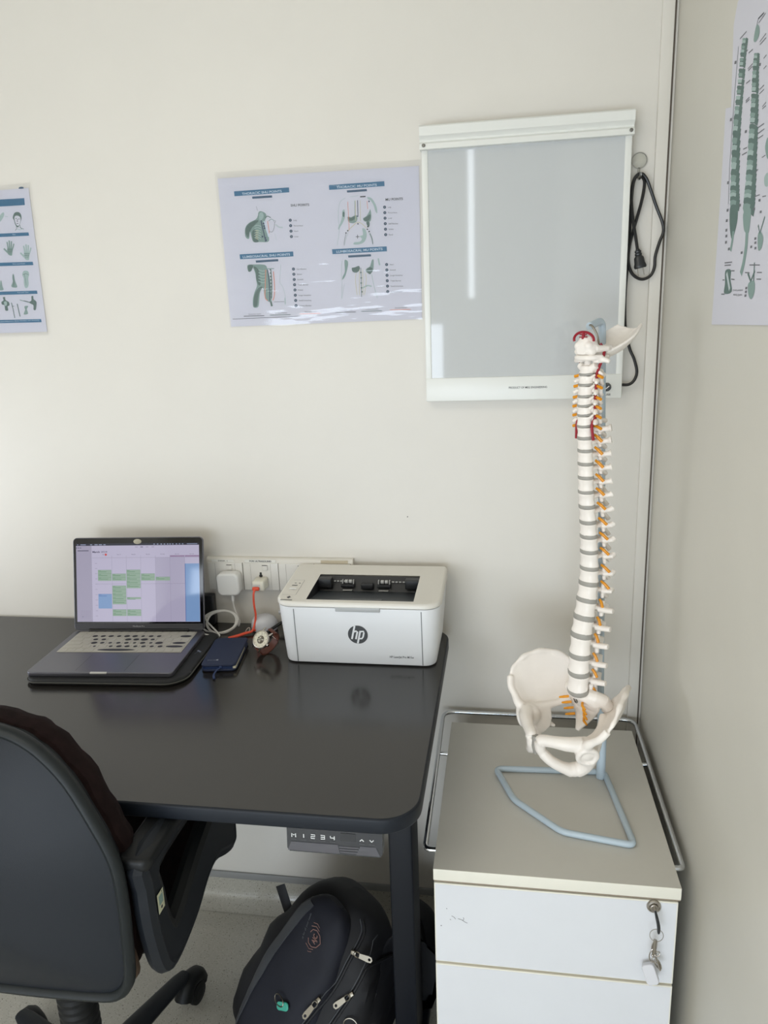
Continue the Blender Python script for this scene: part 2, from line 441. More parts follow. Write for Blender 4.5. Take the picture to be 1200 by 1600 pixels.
for i in range(3): cp.poly([(0.0075 + i * .0007, -0.0100 - i * .0040), (0.038 - i * .0012, -0.0100 - i * .0040), (0.0375 - i * .0012, -0.0076 - i * .0040), (0.007 + i * .0007, -0.0076 - i * .0040)], PANG, PX, z=0.0006)
def seg(mb, pts, ox, oy, s, wd=0.0014):
    mb.line([(ox + x * s, oy + y * s) for x, y in pts], wd, PANW, PX, z=0.0009)
gl = {'M': [(0, 0), (0, 2), (1, 1.1), (2, 2), (2, 0)], '1': [(1, 0), (1, 2)], '2': [(0, 2), (2, 2), (2, 1), (0, 1), (0, 0), (2, 0)], '3': [(0, 2), (2, 2), (2, 0), (0, 0)], '4': [(0, 2), (0, 1), (2, 1)], 'u': [(0, 0), (1, 1), (2, 0)], 'd': [(0, 1), (1, 0), (2, 1)]}
for k, (ch_, xx) in enumerate((('M', -0.0655), ('1', -0.0500), ('2', -0.0355), ('3', -0.0205), ('4', -0.0055), ('u', 0.0395), ('d', 0.0545))):
    seg(cp, gl[ch_], xx, 0.0030 if ch_ in 'ud' else 0.0020, 0.0030)
    if ch_ == '3': seg(cp, [(0, 1), (2, 1)], xx, 0.0020, 0.0030)
    if ch_ == '4': seg(cp, [(2, 2), (2, 0)], xx, 0.0020, 0.0030)
    cp.line([(xx - 0.001, -0.0012), (xx + 0.007, -0.0012)], 0.0005, PAND, PX, z=0.0009)
cp.poly([(0.010, 0.001), (0.033, 0.001), (0.033, 0.0135), (0.010, 0.0135)], mat('display_dark', (26, 26, 28), 0.15), PX, z=0.0007)
cp.text('AOKE', 0.0365, -0.0165, 0.0135, 0.0035, PAND, PX, z=0.0009)
cp.build('control_panel', desk, label='black control panel with white M 1 2 3 4 keys and arrows')

# ------------------------------------------------------------------ drawer pedestal
CABT = mat('pedestal_top_laminate', (207, 204, 196), 0.45, bump=0.05, bscale=300, var=.02, vscale=9)
CABW = mat('pedestal_front_white', (220, 221, 224), 0.4, var=.012, vscale=12)
CABE = mat('pedestal_edge_cream', (232, 228, 214), 0.5)
CABS = mat('gap_brown', (150, 136, 118), 0.7); STEEL = mat('chrome', (205, 208, 212), 0.12, metal=1.0)
NICK = mat('nickel', (178, 172, 164), 0.3, metal=1.0); PENCIL = mat('pencil_mark', (120, 118, 120), 0.7)
cab = thing('drawer_pedestal', 'white drawer pedestal with a grey-beige top standing in the corner right of the desk', 'cabinet', (0.088, -0.308, 0))
CL = local(cab)
cx0, cx1, cy0, cy1, cz = -0.112, 0.2875, -0.546, -0.069, 0.61
b = MB(CL)
b.box(cx0 + .002, cx1 - .002, cy0 + 0.018, cy1, 0.05, cz - 0.024, mat('pedestal_side', (222, 222, 218), 0.5))
b.build('carcass', cab)
b = MB(CL); b.box(cx0, cx1, cy0, cy1, cz - 0.022, cz, CABE, bev=0.0008)
b.poly([(cx0 + .0006, cy0 + .0006), (cx1 - .0006, cy0 + .0006), (cx1 - .0006, cy1 - .0006), (cx0 + .0006, cy1 - .0006)], CABT, z=cz + 0.0002)
b.box(cx0 + .001, cx1 - .001, cy0 + 0.001, cy0 + .02, cz - 0.0245, cz - 0.022, CABS)
b.build('top_panel', cab)
zz = [(0.4215, 0.583), (0.240, 0.4165), (0.06, 0.235)]
for k, (a, c) in enumerate(zz):
    d = MB(CL)
    d.box(cx0 + .001, cx1 - .0035, cy0, cy0 + 0.017, a, c, CABE, bev=0.0012)
    d.poly([(cx0 + .003, a + .002), (cx1 - .006, a + .002), (cx1 - .006, c - .002), (cx0 + .003, c - .002)], CABW, frame((0, cy0 - 0.0002, 0), x=(1, 0, 0), z=(0, -1, 0)))
    if k == 0:
        FX = frame((0, cy0 - 0.0005, 0), x=(1, 0, 0), z=(0, -1, 0))
        for q in ([(-.082, .519), (-.078, .517), (-.075, .513)], [(-.071, .5145), (-.066, .513), (-.062, .512), (-.061, .515), (-.062, .518)], [(-.064, .512), (-.058, .508), (-.055, .507)], [(-.085, .512), (-.083, .5105)]):
            d.line(q, .0009, PENCIL, FX)
        for q, r_ in (((-.09, .533), .0009), ((-.1, .497), .0011)): d.disc(q[0], q[1], r_, PENCIL, FX)
    dr = d.build('drawer', cab)
    if k == 0:
        l = MB(CL); LX = frame((0.246, cy0, 0.5735), x=(1, 0, 0), z=(0, -1, 0.0))
        l.lathe([(0.0115, 0), (0.0115, 0.002), (0.0105, 0.0035), (0.0085, 0.0038), (0.0082, 0.0028), (0.0070, 0.0028), (0.0066, 0.006), (0.0055, 0.0068)], NICK, 28, LX)
        l.build('lock', dr, label='round nickel lock')
b = MB(CL); b.box(cx0 + .003, cx1 - .006, cy0 + .006, cy0 + .017, .06, .583, CABS); b.build('front_lining', cab)
for x in (cx0 + .04, cx1 - .05):
    for y in (cy0 + .05, cy1 - .04):
        c = MB(CL); c.lathe([(0.004, .05), (0.004, .038)], BLKMET, 8, T(x, y, 0))
        c.lathe([(0.018, -0.010), (0.021, -0.007), (0.021, 0.007), (0.018, 0.010)], BLKMET, 16, frame((x, y, 0.021), x=(0, 1, 0), z=(1, 0, 0)))
        c.build('castor', cab)
# chrome gallery rail round the back and both sides of the top
rl = MB(CL); rz = 0.603
path = fillet([(cx0 + .006, -0.490, rz), (-0.131, -0.490, rz), (-0.134, -0.020, rz + .006), (0.301, -0.020, rz + .006), (0.302, -0.490, rz), (cx1 - .006, -0.490, rz)], 0.03, 8)
rl.tube(path, 0.0048, STEEL, 12)
for x0_, x1_ in ((cx0 + .006, -0.133), (cx1 - .006, 0.302)):
    rl.tube([(x0_, -0.19, rz), (x1_, -0.19, rz + .002)], 0.004, STEEL, 10)
rl.build('chrome_rail', cab, label='bent chrome rail round the top')

# keys hanging in the top drawer lock
kt = thing('key_ring', 'key in the top drawer lock with a ring, metal clips and a white tag', 'keys', (0.246, -0.556, 0.5735))
KL = local(kt); BLKP = mat('black_plastic', (38, 40, 42), 0.35)
k_ = MB(KL)
k_.slab(0.0075, 0.0022, .001, -0.003, 0.010, NICK, frame((0.246, -0.5505, 0.5735), x=(0, 0, 1), z=(0, -1, 0)))
k_.tube(crom([(0.246, -0.5585, 0.575), (0.2475, -0.5660, 0.568), (0.250, -0.5685, 0.556), (0.2508, -0.5680, 0.545), (0.2505, -0.5665, 0.540)], 5), [0.003, 0.0045, 0.005, 0.0045, 0.0018], BLKP, 12, up=(1, 0, 0), flat=.55)
k_.build('key', kt, label='key with a black plastic head')
k_ = MB(KL); k_.tube([(0.2485 + .0105 * math.cos(a), -0.5665 + .0015 * math.sin(a), 0.5355 + .0105 * math.sin(a)) for a in [2 * PI * i / 30 for i in range(30)]], 0.0006, NICK, 6, closed=True); k_.build('split_ring', kt)
k_ = MB(KL)
def link(c, rx, rz_, r, tilt):
    X = T(*c) @ Matrix.Rotation(tilt, 4, 'Y')
    k_.tube([(rx * math.cos(a), 0.001 * math.sin(2 * a), rz_ * math.sin(a)) for a in [2 * PI * i / 24 for i in range(24)]], r, NICK, 8, X, closed=True)
link((0.2463, -0.566, 0.514), .0034, .0125, .0009, .12); link((0.2448, -0.5662, 0.496), .0052, .0135, .0010, .06)
link((0.2515, -0.5655, 0.499), .0042, .0048, .0007, .5); link((0.2480, -0.5675, 0.488), .0035, .0060, .0009, -.6)
link((0.2535, -0.5655, 0.479), .0036, .0100, .0013, -.42)
k_.tube([(0.2465, -0.5665, 0.527), (0.2462, -0.5665, 0.510), (0.2452, -0.5665, 0.500)], [.0022, .0030, .0026], NICK, 10)
k_.ball((0.2440, -0.568, 0.4975), .0022, NICK, 8); k_.ball((0.2478, -0.568, 0.4985), .0022, NICK, 8)
k_.tube([(0.2500, -0.566, 0.493), (0.2570, -0.566, 0.470)], [.0030, .0042], NICK, 10, flat=.5); k_.build('clip', kt)
WPL = mat('white_plastic', (206, 205, 208), 0.35)
k_ = MB(KL); TX = frame((0.2440, -0.5615, 0.4545), x=(.92, -.30, .0), z=(-.16, -.80, .22)); TX = TX @ Matrix.Rotation(.42, 4, 'Z')
k_.slab(0.0205, 0.033, .006, -0.0048, 0.0048, WPL, TX, bev=.0016); k_.build('tag', kt, label='white plastic tag')
# ------------------------------------------------------------------ x-ray light box
LBW = mat('enamel_white', (228, 228, 222), 0.32); LBP = mat('opal_acrylic', (196, 198, 198), 0.04, spec=0.6)
SCREW = mat('screw_grey', (120, 118, 112), 0.4, metal=.6); INK = mat('black_print', (40, 40, 42), 0.6)
lb = thing('light_box', 'white wall-mounted x-ray viewing box with a blank glossy panel', 'light box', (0.041, -0.018, 1.34))
BL = local(lb)
b = MB(BL); b.box(-0.158, 0.239, -0.034, -0.004, 1.342, 1.835, LBW, bev=0.003)
# bottom fascia and side rails sit proud of the panel
b.box(-0.158, 0.239, -0.037, -0.030, 1.342, 1.3905, LBW, bev=0.0015)
b.box(-0.158, -0.1455, -0.0365, -0.030, 1.3895, 1.83, LBW, bev=0.0015)
b.box(0.2265, 0.239, -0.0365, -0.030, 1.3895, 1.83, LBW, bev=0.0015)
b.build('housing', lb)
b = MB(BL); b.box(-0.1455, 0.2265, -0.0352, -0.0335, 1.3905, 1.83, LBP); b.build('viewing_panel', lb, label='blank glossy opal panel')
b = MB(BL)
sec = [(-0.004, 1.872), (-0.048, 1.872), (-0.051, 1.869), (-0.051, 1.853), (-0.047, 1.850), (-0.043, 1.846), (-0.043, 1.843), (-0.048, 1.839), (-0.049, 1.829), (-0.004, 1.829)]
b.loft([[(x, y, z) for y, z in sec] for x in (-0.160, 0.2405)], LBW, smooth=False)
hd = b.build('film_clip_bar', lb)
b = MB(BL)
for x in (-0.152, 0.2345):
    b = MB(BL); b.lathe([(0.0035, 0), (0.0035, .0012), (0.0022, .0018)], SCREW, 12, frame((x, -0.0485, 1.836), x=(1, 0, 0), z=(0, -1, 0))); b.build('screw', hd)
FX = frame((0, -0.0372, 0), x=(1, 0, 0), z=(0, -1, 0))
b = MB(BL); b.text('PRODUCT OF MEG ENGINEERING', 0.0135, 1.3655, 0.0775, 0.0042, INK, FX, bold=.012)
b.build('lettering', lb); b = MB(BL); b.text('FUSE', 0.203, 1.3475, 0.0145, 0.004, INK, FX, bold=.012)
b.build('lettering', lb)
b = MB(BL); KX = frame((0.2095, -0.037, 1.3645), x=(1, 0, 0), z=(0, -1, 0))
b.lathe([(0.0088, 0), (0.0088, .002), (0.0072, .006), (0.0062, .010), (.0055, .0105)], BLKP, 24, KX)
b.box(-.0045, .0045, -.0009, .0009, .0095, .0112, NICK, KX @ RZ(.7)); b.build('fuse_holder', lb, label='round black fuse cap')
# its power lead: out of the lower right side, up behind the box and looped over the hook
CAB = mat('black_rubber_cable', (24, 24, 25), 0.4)
cd = MB(BL)
cd.tube(crom([(0.236, -0.018, 1.367), (0.255, -0.018, 1.367), (0.266, -0.018, 1.376), (0.270, -0.018, 1.393), (0.264, -0.017, 1.417), (0.254, -0.015, 1.440), (0.2445, -0.014, 1.480), (0.2415, -0.013, 1.540), (0.2440, -0.012, 1.620), (0.2455, -0.012, 1.700), (0.2470, -0.014, 1.745), (0.2530, -0.018, 1.762),
    (0.2620, -0.018, 1.760), (0.2680, -0.016, 1.748), (0.2640, -0.015, 1.715), (0.2530, -0.014, 1.670), (0.2455, -0.014, 1.635), (0.2445, -0.015, 1.605), (0.2530, -0.016, 1.583), (0.2700, -0.017, 1.572), (0.2860, -0.018, 1.577), (0.2935, -0.018, 1.592), (0.2945, -0.018, 1.615),
    (0.3010, -0.018, 1.640), (0.3070, -0.018, 1.658), (0.3040, -0.018, 1.676), (0.2920, -0.019, 1.703), (0.2800, -0.020, 1.733), (0.2700, -0.022, 1.755), (0.2590, -0.024, 1.7645), (0.2480, -0.022, 1.756), (0.2440, -0.021, 1.730), (0.2475, -0.021, 1.690), (0.2555, -0.021, 1.650), (0.2600, -0.021, 1.626)], 6), 0.0030, CAB, 8)
cord = cd.build('power_cord', lb, label='black looped power lead')
cd = MB(BL); PXX = frame((0.2600, -0.021, 1.628), x=(1, 0, 0), z=(0.20, 0, -1))
cd.lathe([(0.0042, 0), (0.0042, .002), (.0062, .003), (.0062, .006), (.005, .007), (.0068, .008), (.0068, .011), (.0058, .012), (.0092, .016), (.0100, .026), (.0118, .031), (.0118, .0345), (.0105, .036)], BLKP, 16, PXX, sx=1.0, sy=.62)
cd.box(-.0058, -.0044, -.003, .003, .035, .050, NICK, PXX); cd.box(.0044, .0058, -.003, .003, .035, .050, NICK, PXX)
cd.build('plug', cord)
# clear stick-on hook
HK = film_mat('clear_plastic', wav=0.1, tint=(.97, .97, .95), rough=.1, haze=.02)
hk = MB(); HX = frame((0.2590, -0.0005, 1.7915), x=(1, 0, 0), z=(0, -1, 0))
hk.lathe([(0.0135, 0.0), (0.0145, .0015), (0.0135, .003), (.004, .0045)], HK, 30, HX)
hk.tube([(0.0145 * math.cos(a), .0145 * math.sin(a), .002) for a in [2 * PI * i / 30 for i in range(30)]], .0007, mat('clear_rim', (190, 186, 176), .2), 6, HX, closed=True)
hk.tube(crom([(0.259, -0.003, 1.778), (0.2575, -0.006, 1.768), (0.2570, -0.012, 1.7575), (0.2573, -0.027, 1.7560), (0.2580, -0.031, 1.766)], 5), .0022, HK, 8)
tag(hk.build('wall_hook'), 'round clear plastic hook on the wall beside the light box', 'hook')

# ------------------------------------------------------------------ sockets on trunking
TRK = mat('trunking_cream', (222, 217, 207), 0.42); PLW = mat('socket_white', (226, 222, 214), 0.32); PAPER = mat('label_paper', (236, 234, 226), 0.6); GAP = mat('seam_dark', (120, 112, 102), 0.7)
sk = thing('wall_sockets', 'row of white wall power sockets in trunking behind the laptop and printer', 'power socket', (-0.515, 0, 0.90))
KS = local(sk); FX = frame((0, -0.0165, 0), x=(1, 0, 0), z=(0, -1, 0))
b = MB(KS)
sec = [(-.0005, .902), (-.012, .902), (-.014, .904), (-.014, .974), (-.011, .980), (-.008, .9815), (-.0005, .9815)]
b.loft([[(x, y, z) for y, z in sec] for x in (-0.694, -0.340)], TRK, smooth=False)
b.box(-0.3405, -0.338, -.015, -.0005, .900, .982, TRK, bev=.001)
b.build('trunking', sk)
for k, x0 in enumerate((-0.6905, -0.6030, -0.5165, -0.4300)):
    p = MB(KS); x1 = x0 + 0.0855
    p.box(x0, x1, -.0165, -.012, .9035, .9705, PLW, bev=.0012)
    p.box(x0 + .018, x0 + .0183, -.0168, -.016, .905, .969, GAP); p.box(x1 - .0183, x1 - .018, -.0168, -.016, .905, .969, GAP)
    p.box(x1 + .0001, x1 + .0008, -.0160, -.012, .9035, .9705, GAP)
    for hx, hz, w_, h_ in ((0.0425, .9405, .0018, .0035), (.0355, .924, .003, .0016), (.0495, .924, .003, .0016)):
        p.poly([(x0 + hx - w_, hz - h_), (x0 + hx + w_, hz - h_), (x0 + hx + w_, hz + h_), (x0 + hx - w_, hz + h_)], INK, FX, z=.0003)
    if k == 1: p.disc(x0 + .0425, .9455, .0028, INK, FX, z=.0004); p.disc(x0 + .0425, .9395, .0042, INK, FX, z=.0004)
    po = p.build('socket_plate', sk)
    s_ = MB(KS); s_.box(x0 + .0475, x0 + .0605, -.0205, -.016, .9535, .9665, PLW, bev=.0012); s_.box(x0 + .0480, x0 + .0600, -.0207, -.0200, .9655, .9668, INK)
    s_.build('rocker_switch', po)
b = MB(KS); LX2 = frame((0, -0.0146, 0), x=(1, 0, 0), z=(0, -1, 0))
def strip(x0, x1, z0, z1, txt=None, tx=0, tw=0, m=PAPER, tm=INK):
    b.poly([(x0, z0), (x1, z0), (x1, z1), (x0, z1)], m, LX2, z=.0002)
    if txt: b.text(txt, tx, z0 + (z1 - z0) * .25, tw, (z1 - z0) * .5, tm, LX2, z=.0005, bold=.03)
b.build('lining', sk)
b = MB(KS)
strip(-0.5985, -0.5225, .9712, .9788, 'FOR ULTRASOUND', -0.5865, 0.0535)
b.build('label_strip', sk, label='paper label reading FOR ULTRASOUND'); b = MB(KS)
strip(-0.6800, -0.6250, .9715, .9778, 'DESK 1', -0.664, 0.0230, tm=mat('faded_print', (140, 134, 126), .7))
b.build('label_strip', sk, label='faded paper label on the first socket'); b = MB(KS)
strip(-0.4140, -0.3500, .9715, .9790, None, m=mat('tape_tan', (196, 184, 160), .6))
b.build('tape', sk, label='yellowed strip of tape')

# charger in the left socket with its coiled white lead
ch_ = thing('laptop_charger', 'square white laptop charger plugged into the left wall socket with a coiled white cable', 'charger', (-0.6330, -0.0170, 0.926))
HL = local(ch_); CH = mat('charger_white', (232, 231, 228), 0.25); CW = mat('white_cable', (214, 211, 206), 0.45)
b = MB(HL); b.slab(0.0545, 0.0545, .013, .0, .030, CH, frame((-0.6330, -0.0175, 0.9255), x=(1, 0, 0.03), z=(0, -1, 0)), bev=.005, n=8, bn=4); b.build('adapter', ch_)
b = MB(HL)
b.tube([(-0.6270, -.036, .8975), (-0.6268, -.037, .8830)], .0036, CH, 12)
pts = [(-0.6268, -.037, .883), (-0.6262, -.037, .868), (-0.6200, -.040, .852), (-0.6120, -.045, .838), (-0.6110, -.056, .828)]
cc = (-0.652, -0.062); zc0 = .8215
for k in range(9 * 8):
    a = 0.15 + 2 * PI * k / 16.0
    t = k / 72
    rx, ry = .0405 - .004 * math.sin(3.1 * t * 4), .036
    tilt = .55
    u, v = rx * math.cos(a), ry * math.sin(a)
    pts.append((cc[0] + u + .004 * math.sin(k * .19), cc[1] + v * .55 - .002 * t, .8395 + v * .48 + .0035 * math.sin(k * .41)))
pts += [(-0.640, -.104, .8235), (-0.656, -.1135, .8265), (-0.668, -.1165, .8300), (-0.676, -.1180, .8330)]
b.tube(crom(pts, 4), .0021, CW, 8)
cbl = b.build('cable', ch_, label='white coiled cable')
b = MB(HL); b.tube([(-0.672, -.1172, .8325), (-0.681, -.1190, .8350), (-0.6895, -.1200, .8360)], [.0036, .0040, .0040], CH, 12, flat=.8); b.build('connector', cbl)

# usb plug adapter with the orange lead
up = thing('usb_plug', 'small white cube plug in the second wall socket with a red-orange cable', 'charger', (-0.5560, -0.0170, 0.927))
UL = local(up); ORG = mat('orange_cable', (226, 84, 56), 0.45); CRM = mat('adapter_cream', (226, 222, 206), .35)
b = MB(UL); b.box(-0.5720, -0.5430, -.052, -.0172, .9130, .9375, CRM, bev=.004)
b.box(-.5705, -.5525, -.0528, -.0515, .9150, .9300, mat('adapter_grey', (196, 195, 192), .4), bev=.0005)
b.build('adapter', up)
b = MB(UL)
b.box(-.5700, -.5530, -.060, -.0525, .9165, .9255, ORG, bev=.003)
b.tube(crom([(-.5625, -.0595, .9210), (-.5655, -.063, .9100), (-.5660, -.064, .885), (-.5640, -.064, .860), (-.5660, -.068, .842), (-.5700, -.076, .8265), (-.578, -.082, .8215)], 6), .0025, ORG, 10, flat=.45, up=(0, -1, 0))
b.tube([(-.5630, -.0620, .8280), (-.5690, -.0720, .8240)], .0042, ORG, 8, flat=.7)
b.tube(crom([(-.5700, -.0740, .8235), (-.583, -.084, .8225), (-.600, -.1000, .8215), (-.616, -.1120, .8215)], 5), [.003, .0048, .0052, .0040], ORG, 10, flat=.6)
b.build('cable', up, label='flat red-orange cable')
b = MB(UL); b.tube([(-.5810 + .0055 * math.cos(a), -.0790 + .004 * math.sin(a), .8265 + .006 * math.sin(a + .6)) for a in [2 * PI * i / 24 for i in range(24)]], .0006, mat('clear_tie', (220, 205, 190), .3), 6, closed=True); b.build('cable_tie', up)

# rounded white box, black mains lead behind the watch
b = MB(); X = T(-0.5500, -0.0480, DZ) @ RZ(.12)
b.lathe([(0.0240, 0.0), (.0285, .002), (.0300, .010), (.0290, .020), (.0245, .030), (.016, .0355), (.006, .037)], WPL, 32, X, sx=1.05, sy=.85)
tag(b.build('travel_adapter'), 'small domed white plastic device on the desk against the wall', 'adapter')
b = MB(); b.box(-.742, -.6795, -.032, -.012, DZ + .0005, .893, BLKP, bev=.003)
tag(b.build('power_bank'), 'slim black box standing behind the right edge of the laptop', 'power bank')
b = MB(); b.tube(crom([(-.5480, -.1080, .8205), (-.5430, -.0930, .8210), (-.5350, -.0800, .8230), (-.5200, -.0640, .8310), (-.5000, -.0500, .8400), (-.4760, -.0350, .8380), (-.455, -.014, .828), (-.447, -.008, .823)], 6), .0034, CAB, 10)
tag(b.build('mains_cable'), 'short black mains cable running from the printer behind the watch', 'cable')
b = MB(); b.tube(crom([(-.519, -.020, .8500), (-.505, -.019, .8530), (-.490, -.018, .8545), (-.470, -.012, .8500), (-.44, -.009, .845)], 5), .0034, CW, 10); b.tube([(-.5215, -.0200, .8495), (-.510, -.0195, .8520)], .0052, WPL, 12)
tag(b.build('white_cable'), 'short white cable end beside the left rear of the printer', 'cable')
# ------------------------------------------------------------------ printer
PRW = mat('printer_white', (231, 232, 233), 0.38); PRC = mat('printer_lid_cream', (226, 222, 213), 0.34); PRD = mat('printer_black', (34, 35, 38), 0.45); PRT = mat('printer_tray_grey', (62, 66, 70), 0.35)
PRG = mat('printer_grey', (110, 112, 112), 0.5); LOGO = mat('logo_grey', (72, 74, 76), .5)
pr = thing('laser_printer', 'compact white laser printer with a black output slot on the desk by the wall', 'printer', (-0.291, -0.128, DZ))
PL = local(pr)
pcx, pcy, pw, pd = -0.2915, -0.1255, 0.343, 0.205
fr_ = [.012, .012, .036, .036]
b = MB(PL); X = T(pcx, pcy, 0)
secs = []
for z, ins in ((.8190, .016), (.8205, .013), (.824, .0115), (.86, .0085), (.905, .0045), (.944, .0015), (.9465, .0018), (.9475, .004)):
    secs.append([(x, y, z) for x, y in rr(pw, pd, fr_, 10, ins)])
b.loft(secs, PRW, X, (True, False))
for x in (-.13, .13):
    for y in (-.07, .07): b.lathe([(.010, DZ), (.010, .8195)], PRD, 12, X @ T(x, y, 0))
b.build('body', pr)
# front panel seams follow the tapering body
def yfront(z): return pcy - pd / 2 + (.0115 + (z - .824) * (.0015 - .0115) / (.944 - .824))
b = MB(PL)
for x in (-0.4225, -0.1585):
    b = MB(PL); b.loft([[(x - .0008 * s_, yfront(z) - .0006, z) for s_ in (-1, 1)] + [(x - .0008 * s_, yfront(z) + .002, z) for s_ in (1, -1)] for z in (.822, .943)], PRG, smooth=False); b.build('panel_seam', pr)
# lid: band, sloping top with the output opening
b = MB(PL)
def ztop(y): return .9585 + (y - (pcy - pd / 2)) / pd * (.9735 - .9585)
low = [(x, y, .948) for x, y in rr(pw, pd, fr_, 10, .0015)]
l1 = [(x, y, .9495) for x, y in rr(pw, pd, fr_, 10, -.0005)]
l2 = [(x, y, ztop(y + pcy) - .004) for x, y in rr(pw, pd, fr_, 10, -.0005)]
l3 = [(x, y, ztop(y + pcy) - .0012) for x, y in rr(pw, pd, fr_, 10, .0012)]
rim = rr(pw, pd, fr_, 10, .004)
l4 = [(x, y, ztop(y + pcy)) for x, y in rim]
b.loft([low, l1, l2, l3, l4], PRC, X, (False, False))
ox0, ox1, oy0, oy1 = -0.398 - pcx, -0.175 - pcx, -0.213 - pcy, -0.083 - pcy
hole = [(ox0, oy0), (ox1, oy0), (ox1, oy1), (ox0, oy1)]
o0 = len(b.v)
b.poly(rim, PRC, X, z=0, holes=(hole,))
for i in range(o0, len(b.v)):
    v = Vector(b.v[i]); b.v[i] = (v.x, v.y, ztop(v.y + pr.location.y) - pr.location.z)
lid = b.build('lid', pr)
# output opening
b = MB(PL)
P_ = lambda x, y, z: (x + pcx, y + pcy, z)
zf, zb_, zd = ztop(oy0 + pcy), ztop(oy1 + pcy), .938
b.add([P_(ox0, oy0, zf), P_(ox1, oy0, zf), P_(ox1, oy0, zf - .006), P_(ox0, oy0, zf - .006)], [(0, 1, 2, 3)], PRD, smooth=False)
b.add([P_(ox0, oy0, zf - .006), P_(ox1, oy0, zf - .006), P_(ox1, oy1 - .02, zd), P_(ox0, oy1 - .02, zd)], [(0, 1, 2, 3)], PRT, smooth=False)
b.add([P_(ox0, oy1 - .02, zd), P_(ox1, oy1 - .02, zd), P_(ox1, oy1, zb_ - .002), P_(ox0, oy1, zb_ - .002)], [(0, 1, 2, 3)], PRD, smooth=False)
b.add([P_(ox0, oy0, zf), P_(ox0, oy0, zf - .006), P_(ox0, oy1 - .02, zd), P_(ox0, oy1, zb_)], [(0, 1, 2, 3)], PRD, smooth=False)
b.add([P_(ox1, oy0, zf), P_(ox1, oy1, zb_), P_(ox1, oy1 - .02, zd), P_(ox1, oy0, zf - .006)], [(0, 1, 2, 3)], PRD, smooth=False)
tr_ = b.build('output_tray', pr, label='black recessed output tray')
b = MB(PL); yy = oy1 + pcy - .024
GL = mat('roller_grey', (186, 186, 184), .5)
for cx_ in (-.332, -.252):
    for k in range(2): b.tube([(cx_ - .008 + k * .009, yy + .010, .9585), (cx_ - .0015 + k * .009, yy + .010, .9585)], .0042, GL, 12)
    b.box(cx_ - .016, cx_ + .014, yy, yy + .010, .948, .954, PRD, bev=.001); b.box(cx_ - .012, cx_ + .009, yy - .0015, yy + .004, .9405, .9425, GL, bev=.0005)
    b.box(cx_ - .0135, cx_ - .0115, yy + .004, yy + .012, .955, .963, GL); b.box(cx_ + .0105, cx_ + .0125, yy + .004, yy + .012, .955, .963, GL)
for k in range(5): b.box(-.372 + k * .007, -.368 + k * .007, yy + .010, yy + .013, .9575, .9595, GL); b.box(-.236 + k * .008, -.231 + k * .008, yy + .010, yy + .013, .9575, .9595, GL)
b.box(ox0 + pcx, ox0 + pcx + .030, yy - .006, yy + .014, .948, ztop(yy) + .0008, PRD, bev=.002)
b.box(ox1 + pcx - .030, ox1 + pcx, yy - .006, yy + .014, .948, ztop(yy) + .0008, PRD, bev=.002)
b.box(-.303, -.276, yy - .002, yy + .010, .945, .957, PRD, bev=.002)
b.build('roller', tr_)
b = MB(PL)  # pull-out tab in the tray and slot in the lid front
b.box(-.332, -.243, oy0 + pcy + .002, oy0 + pcy + .030, .9500, .9522, PRT, bev=.001)
b.build('paper_stop', tr_)
b = MB(PL); b.box(-.334, -.242, pcy - pd / 2 - .0012, pcy - pd / 2 + .006, .9405, .9500, mat('latch_grey', (176, 177, 176), .4), bev=.001); b.build('front_latch', pr)
# control keys on the left of the lid
b = MB(PL)
def lidpt(x, y): return (x, y, ztop(y) + .0003)
sl = (.9735 - .9585) / pd
LX = frame((pcx, pcy, ztop(pcy) + .0003), x=(1, 0, 0), y=(0, 1, sl))
LX = frame((pcx, pcy, ztop(pcy) + .0004), x=(1, 0, 0), z=(0, -sl, 1))
def rect(x0, x1, y0, y1, m, z=0): b.poly([(x0, y0), (x1, y0), (x1, y1), (x0, y1)], m, LX, z=z)
b.line([(-.163, -.068), (-.134, -.068), (-.134, .008), (-.158, .008)], .0006, PRG, LX)
rect(-.156, -.141, -.042, -.034, mat('key_white', (240, 240, 238), .3), .0003); rect(-.155, -.143, -.022, -.018, PRG); rect(-.152, -.148, -.010, -.007, PRG); rect(-.143, -.139, -.010, -.007, PRG)
b.poly([(-.150, -.080), (-.1455, -.0735), (-.141, -.080), (-.1455, -.0865)], LOGO, LX); rect(-.160, -.135, -.0945, -.0915, LOGO)
b.build('control_keys', pr)
# round emblem and model lettering on the front
zc = .8885; fy = yfront(zc); sl2 = -(.0115 - .0015) / .12
EX = frame((-.2905, fy - .0006, zc), x=(1, 0, 0), z=(0, -1, sl2))
b = MB(PL); b.disc(0, 0, .0208, LOGO, EX, n=40)
WT = mat('emblem_white', (234, 235, 236), .45)
sh = lambda x, y: (x + y * .24, y)
b.line([sh(-.0105, -.0105), sh(-.0105, .0200)], .0038, WT, EX, z=.0003)
b.line([sh(-.0105, .0060), sh(-.0050, .0082), sh(-.0022, .0065), sh(-.0022, -.0105)], .0036, WT, EX, z=.0003)
b.line([sh(.0035, .0085), sh(.0035, -.0200)], .0038, WT, EX, z=.0003)
b.line([sh(.0035, .0073), sh(.0105, .0078), sh(.0118, .0040), sh(.0118, -.0045), sh(.0100, -.0088), sh(.0035, -.0090)], .0034, WT, EX, z=.0003)
b.build('emblem', pr, label='round dark grey emblem with white letters')
b = MB(PL); zt = .8395; EX2 = frame((0, yfront(zt) - .0006, zt), x=(1, 0, 0), z=(0, -1, sl2))
b.text('HP LaserJet Pro M15w', -.2265, -.0022, .0500, .0050, LOGO, EX2, bold=.01); b.build('lettering', pr)

